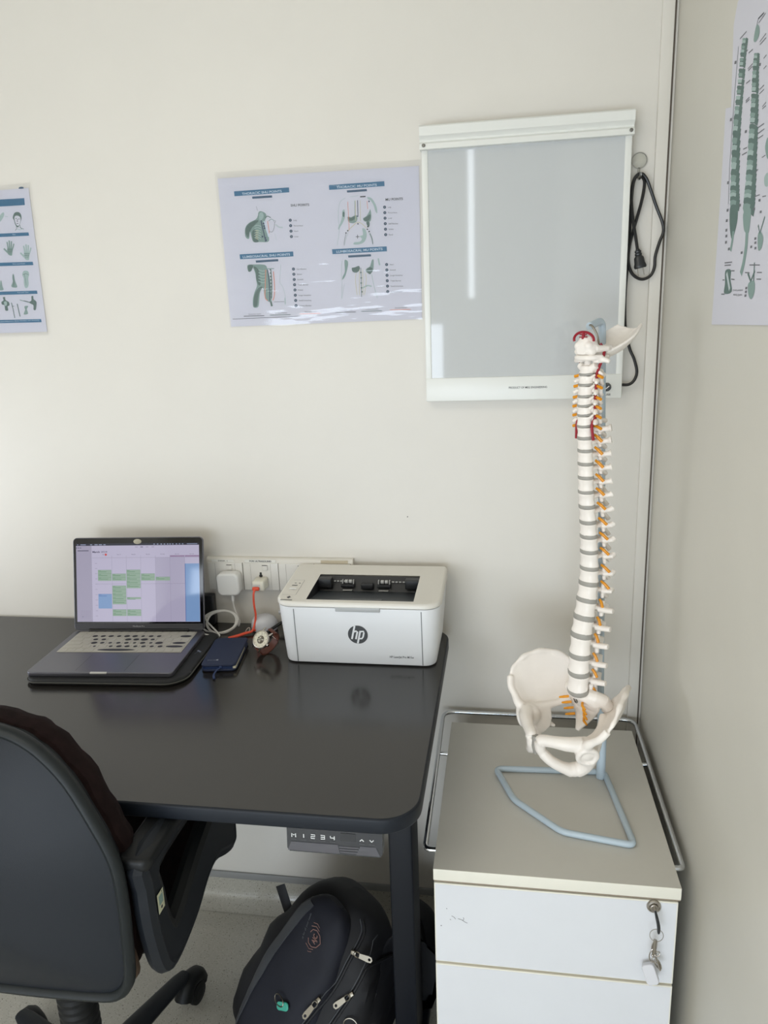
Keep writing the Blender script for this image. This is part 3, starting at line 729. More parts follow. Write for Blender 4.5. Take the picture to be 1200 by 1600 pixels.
# ------------------------------------------------------------------ laptop on its sleeve
sv = thing('laptop_sleeve', 'black zip-up laptop sleeve lying flat on the desk under the laptop', 'sleeve', (-0.8005, -0.229, DZ), math.radians(3.2))
NEO = mat('neoprene_black', (24, 25, 27), 0.7, bump=.3, bscale=900); ZIPM = mat('zip_grey', (70, 70, 66), .5)
b = MB(); b.slab(.338, .250, [.03, .02, .03, .045], 0.0003, .0128, NEO, T(0, 0, 0), bev=.005, n=10, bn=4)
b.build('cover', sv)
b = MB(); path = [(x, y, .0068) for x, y in rr(.340, .252, [.03, .02, .03, .045], 10)]
b.tube(path, .0016, ZIPM, 6, closed=True); b.build('zip', sv)
b = MB(); b.tube([(.1500, .020, .0125), (.1600, .012, .0125)], .0028, NICK, 8, flat=.5); b.tube([(.1560, .018, .0128), (.1480, .002, .0125)], .0016, BLKP, 8, flat=.6); b.build('zip_pull', sv); b = MB(); b.tube([(.168, -.075, .0100), (.162, -.095, .0110)], .0018, BLKP, 8, flat=.6); b.build('zip_pull', sv)

SPG = mat('space_grey_aluminium', (112, 112, 120), 0.36, metal=.75); BEZ = mat('bezel_black', (10, 11, 14), 0.08); KBD = mat('keyboard_cover_silver', (176, 172, 162), 0.5, var=.04, vscale=60); KEYB = mat('worn_key_black', (34, 34, 38), .5)
lp = thing('laptop', 'open grey laptop showing a calendar on its screen on the black sleeve', 'laptop', (-0.8145, -0.233, 0.830), math.radians(4.1))
LW, LD, LT = .309, .214, .0100
b = MB(); b.slab(LW, LD, .010, .0002, LT, SPG, bev=.0018, n=6)
b.build('base', lp)
b = MB(); b.box(-.018, .018, -LD / 2 - .0004, -LD / 2 + .0045, LT - .0035, LT + .0002, mat('notch_silver', (200, 198, 194), .35), bev=.0012)
b.build('opening_notch', lp)
b = MB(); b.line([(-.052, -LD / 2 + .008), (-.052, -LD / 2 + .086)], .0006, KEYB, z=LT + .0002); b.line([(.052, -LD / 2 + .008), (.052, -LD / 2 + .086)], .0006, KEYB, z=LT + .0002)
b.poly([(-.0517, -LD / 2 + .008), (.0517, -LD / 2 + .008), (.0517, -LD / 2 + .0865), (-.0517, -LD / 2 + .0865)], mat('trackpad_grey', (104, 104, 114), .3, metal=.7), z=LT + .00015)
b.build('trackpad', lp)
b = MB(); ky0, ky1 = -.0115, .0965
b.box(-.139, .139, ky0, ky1, LT, LT + .0010, KBD, bev=.0004)
rows = 6; rh = (ky1 - ky0) / rows; KZ = LT + .0011
widths = [[1] * 14, [1] * 13 + [1.6], [1.5] + [1] * 13, [1.8] + [1] * 11 + [1.9], [2.3] + [1] * 10 + [2.4], [1, 1, 1, 1.2, 5.4, 1.2, 1, 1, 1, 1]]
EDGE = mat('keyboard_cover_edge', (150, 146, 136), .5)
for r_ in range(rows):
    tot = sum(widths[r_]); x = -.1365; yk = ky1 - (r_ + 1) * rh
    for k, w_ in enumerate(widths[r_]):
        kw = w_ / tot * .273
        b.slab(kw - .0018, rh - .0022, .0018, KZ - .0002, KZ + .0007, KBD, T(x + kw / 2, yk + rh / 2, 0), bev=.0004, n=3, bn=1)
        rnd = random.Random(r_ * 31 + k)
        if r_ == 0: q = 0
        else: q = rnd.random()
        big = r_ in (1, 2, 3, 4) and 2 <= k <= 10
        s_ = 0
        if big: s_ = .25 + .5 * q if q > .12 else 0
        if r_ == 4 and k in (2, 3, 4): s_ *= .5
        if k == len(widths[r_]) - 1 and r_ in (1, 3, 4): s_ = .85
        if r_ == 5 and k == 4: s_ = .8
        if r_ == 4 and k == 9: s_ = .4
        if s_:
            ax, ay = kw / 2 * min(1, s_ * 1.15), (rh - .003) / 2 * (s_ * .75 + .3)
            if w_ > 1: ax = kw / 2 * .82; ay = rh * .30
            b.poly([(x + kw / 2 + ax * math.cos(a) * (1 + .12 * rnd.random()), yk + rh / 2 + ay * math.sin(a)) for a in [2 * PI * i / 14 for i in range(14)]], KEYB, z=KZ + .0009)
        x += kw
b.build('keyboard', lp, label='silver keyboard cover with worn black keys')
# lid: frame in lid space (x right, y up the screen, z towards the viewer)
LH = .2145; tilt = math.radians(13.5)
LX = frame((0, LD / 2 - .004, LT + .0015), x=(1, 0, 0), y=(0, math.sin(tilt), math.cos(tilt)))
b = MB(); b.slab(LW, LH, .010, -.0030, .0028, SPG, LX @ T(0, LH / 2, 0), bev=.0014, n=8)
b.tube([(-.118, 0, 0), (.118, 0, 0)], .0052, BEZ, 14, frame((0, LD / 2 - .005, LT + .002), x=(1, 0, 0), z=(0, 0, 1)))
lidl = b.build('lid', lp)
b = MB(); b.poly(rr(LW - .003, LH - .003, .0085, 8), BEZ, LX @ T(0, LH / 2, 0), z=.0030)
b.poly([(-LW / 2 + .003, .002), (LW / 2 - .003, .002), (LW / 2 - .003, .0165), (-LW / 2 + .003, .0165)], mat('chin_grey', (66, 66, 70), .45, metal=.4), LX, z=.0031)
b.text('MacBook Pro', -.0140, .0088, .0280, .0032, mat('chin_print', (170, 170, 172), .5), LX, z=.0033)
b.build('bezel', lidl)
b = MB(); b.lathe([(.0001, 0), (.0095, 0), (.0095, .0006), (.0085, .0012), (.0001, .0014)], mat('sticker_beige', (176, 170, 150), .5), 20, LX @ T(.0005, LH * .955, .0031), sy=.62, cap=(False, False)); b.build('camera_cover', lidl, label='oval beige camera cover')
# screen
def em(name, rgb, s=1.0):
    m = mat(name, (12, 12, 14), .06, spec=.5, emit=rgb, es=s); return m
SS = .68
scr = MB(); UX = LX
def sx(X): return -LW / 2 + (X - 80) / 1070 * LW
def sy(Y): return LH - (Y - 48) / 767 * LH
def sr(X0, Y0, X1, Y1, m, z): scr.poly([(sx(X0), sy(Y1)), (sx(X1), sy(Y1)), (sx(X1), sy(Y0)), (sx(X0), sy(Y0))], m, UX, z=z)
S_BG = em('screen_white', (214, 208, 236), SS); S_SIDE = em('screen_side', (186, 180, 206), SS); S_SHADE = em('screen_shade', (198, 192, 220), SS); S_GRN = em('screen_green', (164, 192, 172), SS); S_GRN2 = em('screen_green_edge', (104, 158, 120), SS)
S_BLU = em('screen_blue', (142, 178, 228), SS); S_BLU2 = em('screen_blue_edge', (84, 120, 196), SS); S_LINE = em('screen_line', (168, 162, 190), SS); S_TXT = em('screen_text', (70, 66, 96), SS); S_RED = em('screen_red', (232, 60, 60), SS); S_VIO = em('screen_violet', (168, 140, 178), SS); S_BAR = em('screen_bar', (40, 44, 66), SS); S_WHT = em('screen_menu', (160, 170, 200), SS)
z0 = .0034
sr(107, 97, 1118, 742, S_BG, z0); sr(107, 97, 1118, 114, S_BAR, z0 + .0001)
sr(107, 114, 236, 742, S_SIDE, z0 + .0001); sr(760, 214, 1000, 742, S_SHADE, z0 + .0001)
for X in (402, 521, 640, 760, 880, 1000): sr(X, 196, X + 1.5, 742, S_LINE, z0 + .0002)
sr(240, 213, 1118, 215, S_LINE, z0 + .0002); sr(262, 428, 1118, 430, S_LINE, z0 + .0002)
for Y in (258, 300, 342, 386, 428, 472, 516, 560, 604, 648, 692): sr(262, Y, 280, Y + 3, S_LINE, z0 + .0002)
def ev(X0, Y0, X1, Y1, n, m=S_GRN, e=S_GRN2):
    sr(X0, Y0, X1, Y1, m, z0 + .0003)
    for k in range(n):
        y = Y0 + (Y1 - Y0) * k / n; sr(X0, y, X1, y + 1.5, e, z0 + .0004)
        sr(X0 + 4, y + 5, X0 + 26, y + 8, e, z0 + .0004); sr(X0 + 4, y + 14, X0 + 70 + (k * 37) % 30, y + 18, e, z0 + .0004)
ev(286, 314, 398, 404, 3); ev(403, 346, 517, 404, 2); ev(522, 314, 637, 466, 5); ev(642, 346, 755, 404, 2); ev(762, 374, 878, 404, 1)
ev(403, 444, 517, 598, 5); ev(522, 540, 637, 556, 1); ev(403, 640, 517, 694, 2); ev(522, 640, 637, 694, 2); ev(286, 512, 398, 632, 1, S_BLU, S_BLU2)
sr(1001, 266, 1117, 740, S_BLU, z0 + .0003); sr(1001, 266, 1005, 740, S_BLU2, z0 + .0004)
sr(882, 198, 998, 210, S_VIO, z0 + .0003); sr(1003, 198, 1117, 210, S_VIO, z0 + .0003)
scr.text('March', sx(244), sy(172), sx(304) - sx(244), .0042, S_TXT, UX, z0 + .0004, bold=.03); scr.text('2024', sx(314), sy(172), sx(366) - sx(314), .0042, S_TXT, UX, z0 + .0004)
for X, t in ((326, 'Mon'), (445, 'Tue 19'), (565, 'Wed 20'), (684, 'Thu 21'), (804, 'Fri 22'), (922, 'Sat 23'), (1042, 'Sun 24')): scr.text(t, sx(X), sy(191), (sx(X + 32) - sx(X)) * (.5 if t == 'Mon' else 1), .0020, S_TXT, UX, z0 + .0004)
scr.disc(sx(354), sy(188), .0026, S_RED, UX, z0 + .0005)
for X, w_ in ((118, 8), (145, 45), (225, 18), (262, 26), (298, 26), (336, 18)): sr(X, 102, X + w_, 109, S_WHT, z0 + .0003)
for X in (748, 776, 806, 832, 858, 878, 900, 930, 955, 980): sr(X, 101, X + 12, 109, S_WHT, z0 + .0003)
sr(1020, 102, 1105, 108, S_WHT, z0 + .0003)
for X in (114, 130, 146): scr.disc(sx(X), sy(131), .0012, S_TXT, UX, z0 + .0003)
sr(120, 152, 212, 158, S_TXT, z0 + .0003)
for X in (596, 640, 684, 732): sr(X, 125, X + 22, 130, S_TXT if X == 640 else S_LINE, z0 + .0003)
for Y in range(650, 722, 12):
    for X in range(136, 226, 15): sr(X, Y, X + 7, Y + 5, S_TXT if (X, Y) == (151, 698) else S_LINE, z0 + .0003)
scr.build('screen', lidl, label='bright screen with a weekly calendar reading March 2024')

# ------------------------------------------------------------------ wallet and watch
wa = thing('wallet', 'navy blue zip wallet with a white card edge beside the black sleeve', 'wallet', (-0.5885, -0.203, DZ), math.radians(8))
NAVY = mat('navy_nylon', (24, 36, 66), 0.65, bump=.25, bscale=1200); NZIP = mat('navy_zip', (30, 50, 92), .5)
b = MB(); b.slab(.074, .138, [.008, .012, .012, .012], .0003, .0060, NAVY, bev=.003, n=6)
b.slab(.074, .138, [.008, .012, .012, .012], .0110, .0165, NAVY, bev=.003, n=6); b.build('cover', wa)
b = MB(); b.slab(.0705, .1345, .010, .0050, .0120, NZIP, n=6); b.build('zip', wa)
b = MB(); b.box(.010, .0362, -.066, .030, .0062, .0105, mat('paper_cream', (206, 200, 176), .6)); b.build('card_stack', wa, label='cream paper edges')
b = MB(); b.tube(crom([(.005, -.0685, .009), (-.001, -.078, .0085), (-.004, -.092, .0045), (.000, -.104, .0025)], 4), [.0022, .0018, .0022, .0026], NZIP, 8, flat=.6); b.ball((.005, -.067, .010), .0042, NZIP, 8); b.build('zip_pull', wa)
b = MB(); b.text('own-way', -.0270, -.0480, .0200, .0030, mat('wallet_print', (176, 180, 186), .5), T(0, 0, 0), z=.0167); b.disc(-.006, -.0465, .0024, MATS['wallet_print'], z=.0167); b.build('lettering', wa)

wt = thing('wristwatch', 'wristwatch with a pale open-work dial and brown leather strap beside the printer', 'watch', (-0.498, -0.180, DZ))
WL = local(wt); GOLDS = mat('watch_steel', (206, 200, 192), .16, metal=1.0); DIAL = mat('watch_dial', (222, 216, 198), .3); LEA = mat('brown_leather', (98, 48, 32), .5, bump=.3, bscale=700); LEAI = mat('leather_lining', (150, 108, 84), .6); SKEL = mat('watch_skeleton', (96, 88, 74), .35, metal=.4)
nrm = Vector((-.36, -.82, .44)).normalized(); twelve = Vector((.55, .35, .75)); 
WX = frame((-0.5080, -0.1960, 0.8585), y=twelve, z=nrm)
b = MB(WL @ WX)
b.lathe([(.0175, -.0065), (.0192, -.005), (.0200, -.001), (.0200, .0018), (.0188, .0032), (.0176, .0034), (.0174, .0026)], GOLDS, 40, cap=(True, False))
for sx_ in (-1, 1):
    for sy_ in (-1, 1): b.tube([(sx_ * .0105, sy_ * .0165, -.001), (sx_ * .0112, sy_ * .0215, -.0025), (sx_ * .0112, sy_ * .0248, -.0055)], [.0022, .002, .0014], GOLDS, 8)
b.tube([(.0195, 0, -.001), (.0235, 0, -.001)], .0028, GOLDS, 10)
b.build('case', wt)
b = MB(WL @ WX); b.disc(0, 0, .0174, DIAL, z=.0020, n=40)
b.disc(.0004, -.0004, .0088, SKEL, z=.0022, n=30)
for q in range(3):
    a = q * 2.1 + .4
    b.tube([(.0045 * math.cos(a) + .0030 * math.cos(t), .0045 * math.sin(a) + .0030 * math.sin(t), .0024) for t in [2 * PI * i / 16 for i in range(16)]], .0004, GOLDS, 5, closed=True)
    b.disc(.0045 * math.cos(a), .0045 * math.sin(a), .0014, DIAL, z=.0025, n=10)
b.line([(-.008, -.003), (.008, .004)], .0010, DIAL, z=.0026); b.line([(-.004, .008), (.003, -.008)], .0008, DIAL, z=.0026)
for q in range(12):
    a = q * PI / 6; b.line([(.0135 * math.cos(a), .0135 * math.sin(a)), (.0160 * math.cos(a), .0160 * math.sin(a))], .0007, SKEL, z=.0022)
b.line([(0, 0), (.0070, .0060)], .0008, INK, z=.0028); b.line([(0, 0), (-.0050, .0120)], .0006, INK, z=.0028)
b.build('dial', wt, label='cream dial with open gears')
b = MB(WL @ WX)
pp = []
for i in range(29):
    a = math.radians(62 + 236 * i / 28)      # from the 12 side round the back to the 6 side
    pp.append((0, .0270 * math.sin(a), -.0240 + .0230 * math.cos(a)))
w2 = [.0100 - .0018 * math.sin(PI * i / 28) for i in range(29)]
rows_ = [[(x * w2[i], p[1], p[2]) for x in (-1, -.5, 0, .5, 1)] for i, p in enumerate(pp)]
b.grid(rows_, LEA, thick=.0026)
b.build('strap', wt, label='brown leather strap')
b = MB(WL @ WX); b.tube([(-.0105, .0130, -.0430), (.0105, .0130, -.0430), (.0105, .0060, -.0475), (-.0105, .0060, -.0475)], .0010, GOLDS, 6, closed=True); b.build('buckle', wt)
# ------------------------------------------------------------------ printed charts
SHEET = mat('chart_paper', (214, 213, 222), 0.6); P_BLUE = mat('ink_blue', (44, 110, 146), 0.5); P_BLUE2 = mat('ink_blue_dark', (52, 88, 116), 0.5); P_NAVY = mat('ink_navy', (48, 66, 96), 0.5)
P_G1 = mat('ink_green_dark', (92, 116, 110), 0.6); P_G2 = mat('ink_green', (134, 158, 152), 0.6); P_G3 = mat('ink_green_pale', (168, 188, 184), 0.6); P_G4 = mat('ink_green_faint', (190, 200, 202), 0.6)
P_K = mat('ink_black', (56, 60, 66), 0.6); P_Y = mat('ink_ochre', (206, 198, 160), 0.6); P_R = mat('ink_coral', (222, 140, 112), 0.6); P_W = mat('ink_white', (206, 220, 232), 0.6); P_GREY = mat('ink_grey', (150, 154, 160), .6)
FILM = film_mat('laminate_film', wav=0.15, scale=9, bd=0.02, haze=.03)
class Print:
    """draws in artwork units; H turns artwork units into metres on the sheet"""
    def __init__(s, mb, H, X): s.mb = mb; s.H = H; s.X = X; s.n = 0
    def p(s, x, y):
        h = s.H; w = h[6] * x + h[7] * y + 1
        return ((h[0] * x + h[1] * y + h[2]) / w, (h[3] * x + h[4] * y + h[5]) / w)
    def z(s): s.n += 1; return .0004 + min(s.n, 400) * .000001
    def poly(s, pts, m): s.mb.poly([s.p(*q) for q in pts], m, s.X, s.z())
    def blob(s, pts, m, k=4): s.poly([(q.x, q.y) for q in crom([(a, b_, 0) for a, b_ in pts], k, True)], m)
    def line(s, pts, w, m, smooth=True):
        q = [(v.x, v.y) for v in crom([(a, b_, 0) for a, b_ in pts], 4)] if smooth and len(pts) > 2 else pts
        a = s.p(*pts[0]); c = s.p(pts[0][0] + w, pts[0][1]); W = math.hypot(a[0] - c[0], a[1] - c[1])
        s.mb.line([s.p(*t) for t in q], W, m, s.X, s.z())
    def disc(s, x, y, r, m): s.poly([(x + r * math.cos(t), y + r * math.sin(t)) for t in [2 * PI * i / 14 for i in range(14)]], m)
    def text(s, t, x0, y0, x1, y1, cap, m, bold=.02):
        """baseline from (x0,y0) to (x1,y1), cap height in artwork units"""
        a = Vector(s.p(x0, y0)); b_ = Vector(s.p(x1, y1)); c = Vector(s.p(x0, y0 - cap)); d = b_ - a
        X = s.X @ T(a.x, a.y, 0) @ RZ(math.atan2(d.y, d.x))
        s.mb.text(t, 0, 0, d.length, (c - a).length, m, X, s.z(), bold=bold)
WX0 = frame((0, -0.0012, 0), x=(1, 0, 0), z=(0, -1, 0))
# chart beside the light box
H1 = [0.0003733868703252112, 1.448713607551411e-06, -0.6009601329767899, 4.115584194892496e-05, -0.0004538717607907651, 1.8615098114469357, 3.631285819257353e-05, -5.829685882807765e-05]
ct = thing('acupuncture_chart', 'laminated white chart of thoracic and lumbosacral points taped left of the light box', 'chart', (-0.378, 0, 1.51))
QL = local(ct); mb = MB(QL); PR = Print(mb, H1, WX0)
sheet = [(36, 138), (1146, 68), (1163, 912), (110, 955)]
mb.poly([PR.p(*q) for q in reversed(sheet)], SHEET, WX0, z=.0003, thick=.0006)
def band(x0, y0, x1, y1, h, m):
    PR.poly([(x0, y0), (x1, y1), (x1 + 2, y1 + h), (x0 + 3, y0 + h)], m)
for (x0, y0, x1, y1), t, (tx0, ty0, tx1, ty1), (sx0, sy0, sx1, sy1) in (
    ((127, 209, 430, 187), 'Thoracic Shu Points', (172, 229, 390, 213), (226, 238, 336, 231)),
    ((649, 174, 955, 153), 'Thoracic Mu Points', (692, 193, 914, 179), (748, 204, 858, 196)),
    ((158, 556, 453, 540), 'Lumbosacral Shu Points', (176, 577, 436, 562), (246, 590, 370, 582)),
    ((667, 528, 968, 512), 'Lumbosacral Mu Points', (692, 548, 946, 532), (755, 562, 881, 555))):
    band(x0, y0, x1, y1, 27, P_BLUE); band(sx0, sy0, sx1, sy1, 12, P_BLUE2)
    PR.text(t.upper(), tx0, ty0, tx1, ty1, 13, P_W)
PR.text('SHU POINTS', 440, 293, 542, 289, 14, P_K); PR.text('MU POINTS', 962, 261, 1058, 256, 14, P_K)
def legend(x, y, dx, dy, words):
    for k, w_ in enumerate(words):
        PR.disc(x + dx * k, y + dy * k, 8.5, P_NAVY); PR.disc(x + dx * k, y + dy * k, 2.5, P_G2)
        PR.text(w_, x + dx * k + 17, y + dy * k + 4, x + dx * k + 17 + 4.6 * len(w_), y + dy * k + 3, 8, P_K, .0)
legend(437, 368, 2.2, 30, ['Lung', 'Pericardium', 'Heart', 'Liver'])
legend(957, 296, 1.2, 30.3, ['Lung', 'Pericardium', 'Liver', 'Gall Bladder', 'Spleen', 'Renal'])
legend(455, 637, 2, 28.8, ['Gall Bladder', 'Spleen', 'Stomach', 'Triple Burner', 'Kidney', 'Large Intestine', 'Small Intestine', 'Urinary Bladder'])
legend(968, 612, 1.2, 29.8, ['Heart', 'Stomach', 'Large Intestine', 'Triple Burner', 'Small Intestine', 'Urinary Bladder'])
for x, y, t, m in ((181, 897, 'Governor vessel', P_K), (326, 891, 'First line of Bladder', P_G1), (490, 884, 'Second line', P_R), (685, 876, 'Conception vessel', P_K), (829, 870, 'Kidney Meridian', P_G1), (987, 862, 'Stomach Meridian', P_R)):
    PR.line([(x, y), (x + 113, y - 3)], 3, m, False); PR.text(t, x + 27, y - 8, x + 94, y - 10, 7, P_K, 0)
PR.line([(120, 913), (480, 897)], 2.2, P_K, False)
# upper left: shoulder and back
PR.blob([(262, 325), (275, 318), (300, 330), (306, 350), (298, 372), (302, 420), (318, 455), (316, 486), (270, 488), (235, 488), (222, 455), (215, 430), (210, 470), (192, 462), (187, 430), (194, 400), (214, 380), (246, 364), (258, 345)], P_G2)
PR.blob([(196, 402), (214, 384), (246, 368), (262, 372), (244, 392), (226, 410), (212, 440), (206, 462), (194, 450), (190, 424)], P_G1)
PR.blob([(228, 430), (246, 420), (250, 460), (262, 486), (238, 487), (228, 460)], P_G1)
PR.blob([(268, 330), (284, 326), (290, 350), (274, 372), (266, 360)], P_G3)
for k in range(6): PR.line([(240, 400 + k * 13), (258, 396 + k * 13), (276, 402 + k * 14)], 4, P_G3)
for k in range(5): PR.line([(246, 424 + k * 11), (262, 428 + k * 11)], 3, P_Y)
PR.line([(276, 368), (282, 400), (292, 440), (302, 486)], 5, P_NAVY); PR.line([(292, 372), (306, 420), (318, 460)], 5, P_W); PR.line([(312, 372), (318, 410), (322, 440)], 3, P_R)
for x, y in ((290, 386), (293, 400), (296, 412), (284, 458), (300, 466), (304, 478)): PR.disc(x, y, 5, P_NAVY)
PR.line([(298, 356), (312, 346), (330, 354)], 4, P_G1); PR.line([(318, 372), (334, 362), (352, 374)], 3, P_G2); PR.line([(352, 376), (348, 410), (338, 432), (322, 430)], 3, P_GREY)
PR.line([(250, 292), (257, 316)], 2, P_GREY); PR.line([(356, 392), (376, 406), (396, 408)], 7, P_G4); PR.line([(352, 440), (362, 480)], 2, P_G4); PR.disc(352, 374, 6, P_GREY); PR.disc(352, 374, 3.6, SHEET)
# upper right: front of torso
for q in ([(742, 246), (716, 262), (704, 300), (702, 360), (708, 420), (700, 480), (696, 508)], [(766, 240), (790, 236), (812, 232)], [(756, 436), (744, 470), (736, 508)], [(866, 430), (884, 470), (892, 498)]): PR.line(q, 3, P_G4)
PR.line([(744, 440), (736, 480), (734, 506)], 3, P_GREY); PR.line([(876, 440), (888, 470), (892, 500)], 4, P_G1)
PR.blob([(862, 240), (884, 246), (902, 270), (914, 300), (916, 330), (906, 318), (896, 286), (880, 260), (866, 252)], P_G3)
PR.blob([(724, 318), (736, 310), (738, 350), (728, 380), (716, 400), (704, 420), (702, 408), (714, 380), (722, 350)], P_G3)
PR.blob([(728, 322), (736, 326), (734, 350), (726, 344)], P_G1)
PR.blob([(756, 348), (772, 352), (796, 340), (806, 348), (804, 372), (786, 384), (762, 380), (754, 366)], P_G2); PR.blob([(754, 350), (772, 354), (800, 342), (790, 364), (768, 372), (756, 362)], P_G1)
PR.blob([(838, 358), (856, 346), (872, 320), (878, 308), (884, 340), (880, 372), (864, 376), (846, 374)], P_G2); PR.blob([(840, 360), (860, 346), (878, 336), (878, 360), (862, 374), (846, 370)], P_G1); PR.blob([(856, 380), (872, 376), (874, 398), (866, 406)], P_G1)
for x, m in ((792, P_G2), (822, P_Y), (796, P_Y)): PR.line([(x, 260), (x + 2, 372)], 2.5, m, False)
PR.line([(808, 258), (810, 350)], 4, P_NAVY, False); PR.disc(808, 346, 4, P_NAVY)
PR.line([(754, 266), (762, 424)], 2.5, P_R, False); PR.line([(860, 262), (864, 306)], 2.5, P_R, False)
PR.line([(756, 424), (784, 398), (806, 380), (830, 386), (858, 412)], 3, P_Y)
PR.disc(871, 264, 4.5, P_NAVY); PR.line([(822, 239), (852, 237)], 6, P_K, False)
for x, y in ((864, 404), (862, 418), (872, 430), (754, 426), (744, 438), (810, 388)): PR.disc(x, y, 4, P_K)
PR.line([(808, 448), (808, 470)], 3, P_K, False); PR.line([(798, 459), (818, 459)], 3, P_K, False)
PR.blob([(834, 414), (852, 420), (858, 456), (846, 486), (820, 500), (788, 502), (790, 490), (820, 486), (832, 470), (820, 456), (838, 448)], P_G3)
# lower left: flank
PR.blob([(202, 616), (234, 612), (296, 614), (312, 640), (328, 700), (334, 790), (330, 820), (300, 800), (290, 750), (282, 744), (270, 770), (266, 812), (260, 846), (234, 846), (232, 800), (242, 760), (254, 728), (248, 690), (244, 660), (230, 628), (222, 648), (206, 650)], P_G2)
PR.blob([(204, 618), (232, 616), (222, 648), (206, 648)], P_G1); PR.blob([(236, 622), (262, 640), (270, 680), (274, 720), (262, 724), (250, 690), (248, 660)], P_G1); PR.blob([(244, 770), (262, 742), (284, 734), (268, 762), (260, 800), (254, 840), (236, 842), (236, 804)], P_G1)
for k in range(5): PR.line([(262, 640 + k * 16), (284, 648 + k * 16), (298, 646 + k * 16)], 4, P_G3)
PR.line([(302, 640), (300, 720), (298, 790), (312, 812)], 4, P_R); PR.line([(312, 640), (320, 700), (324, 760), (324, 814)], 5, P_NAVY); PR.line([(344, 650), (350, 720), (350, 780), (342, 810)], 4, P_R); PR.line([(330, 640), (336, 720), (334, 800)], 5, P_G1)
for k in range(9): PR.disc(328 + k * .6, 640 + k * 19, 4.5, P_G1)
PR.line([(298, 636), (348, 634)], 4, P_G2, False); PR.line([(386, 612), (382, 660), (380, 710), (396, 736), (408, 780), (408, 832)], 2.5, P_G4)
PR.line([(348, 818), (404, 816)], 3, P_GREY, False); PR.line([(330, 815), (336, 842)], 10, P_G1, False); PR.line([(408, 796), (410, 832)], 5, P_G3, False)
# lower right: abdomen
PR.blob([(736, 590), (752, 592), (756, 612), (748, 650), (738, 680), (724, 696), (726, 680), (738, 650)], P_G2); PR.line([(722, 590), (718, 660), (722, 720), (720, 800)], 2.5, P_G4)
PR.blob([(776, 632), (792, 628), (816, 620), (820, 640), (804, 656), (782, 652)], P_G1); PR.blob([(856, 636), (876, 622), (886, 590), (896, 586), (896, 630), (888, 654), (868, 660), (854, 650)], P_G2); PR.blob([(858, 640), (878, 626), (892, 640), (880, 664), (866, 660)], P_G1)
PR.line([(922, 578), (926, 600), (930, 616)], 8, P_G3); PR.line([(886, 668), (896, 720), (916, 796)], 2.5, P_G3)
PR.line([(800, 660), (796, 700), (806, 780)], 2.5, P_Y); PR.line([(852, 660), (856, 700), (846, 780)], 2.5, P_Y); PR.line([(826, 630), (828, 700), (830, 790)], 3, P_G1); PR.line([(836, 640), (838, 780)], 2.5, P_Y, False); PR.line([(818, 640), (818, 780)], 2.5, P_Y, False)
for x, y in ((826, 656), (828, 686), (828, 714), (830, 740), (832, 762), (856, 730)): PR.disc(x, y, 4.5, P_G1)
PR.line([(836, 742), (860, 728), (886, 732)], 6, P_G3); PR.line([(736, 720), (728, 760), (722, 800)], 2.5, P_G4)
mb.build('paper', ct)
f_ = MB(QL); fr4 = [PR.p(*q) for q in ((106, 960), (1165, 917), (1153, 34), (20, 106))]
def film(f_, c4, X, nx=36, ny=28, amp=.0007, seed=3):
    rows = []
    for j in range(ny + 1):
        v = j / ny; r = []
        for i in range(nx + 1):
            u = i / nx
            x = (c4[0][0] * (1 - u) + c4[1][0] * u) * (1 - v) + (c4[3][0] * (1 - u) + c4[2][0] * u) * v
            y = (c4[0][1] * (1 - u) + c4[1][1] * u) * (1 - v) + (c4[3][1] * (1 - u) + c4[2][1] * u) * v
            r.append((x, y, .0022 + amp * noise.noise(Vector((x * 9 + seed, y * 14, 0)))))
        rows.append(r)
    f_.grid(rows, FILM, X)
film(f_, fr4, WX0); f_.build('laminate_sleeve', ct, label='wavy clear plastic laminate')

# chart cut by the left edge of the picture
H2 = [0.00024202657854556237, 9.390453323190534e-07, -1.0861507879136538, 2.667690914087199e-05, -0.0002941962829784634, 1.8682402773577773, 2.3537723267837482e-05, -3.778758816512292e-05]
c2 = thing('hand_and_foot_chart', 'laminated chart with hands, feet and a head on the wall above the laptop, leftmost chart', 'chart', (-1.24, 0, 1.51))
QL = local(c2); mb = MB(QL); PR = Print(mb, H2, WX0)
a_ = PR.p(258, 192); c_ = PR.p(425, 1475)
mb.poly([(-1.455, 1.5175), (c_[0], c_[1]), (a_[0], a_[1]), (-1.455, 1.8165)], SHEET, WX0, z=.0003, thick=.0006)
for x0, y0, x1, y1, h in ((-60, 300, 220, 284, 62), (-60, 603, 258, 589, 30), (-60, 862, 296, 851, 30), (-60, 1120, 333, 1108, 29), (-60, 1372, 370, 1362, 28)):
    xl = -1400; yl = y1 + (y0 - y1) / (x1 - x0) * (x1 - xl)
    PR.poly([(xl, yl), (x1, y1), (x1 + 6, y1 + h), (xl, yl + h * 1.05)], P_BLUE)
for t, x0, y0, x1 in (('Ear', 118, 613, 148), ('Palms and Hands', 118, 876, 228), ('Feet and Toes', 160, 1130, 258), ('Local Reference, Body Meridian and Anatomy', 4, 1389, 356)): PR.text(t, x0, y0, x1, y0 - (x1 - x0) * .04, 10, P_W, 0)
PR.blob([(178, 186), (206, 184), (214, 198), (172, 200)], P_BLUE2)
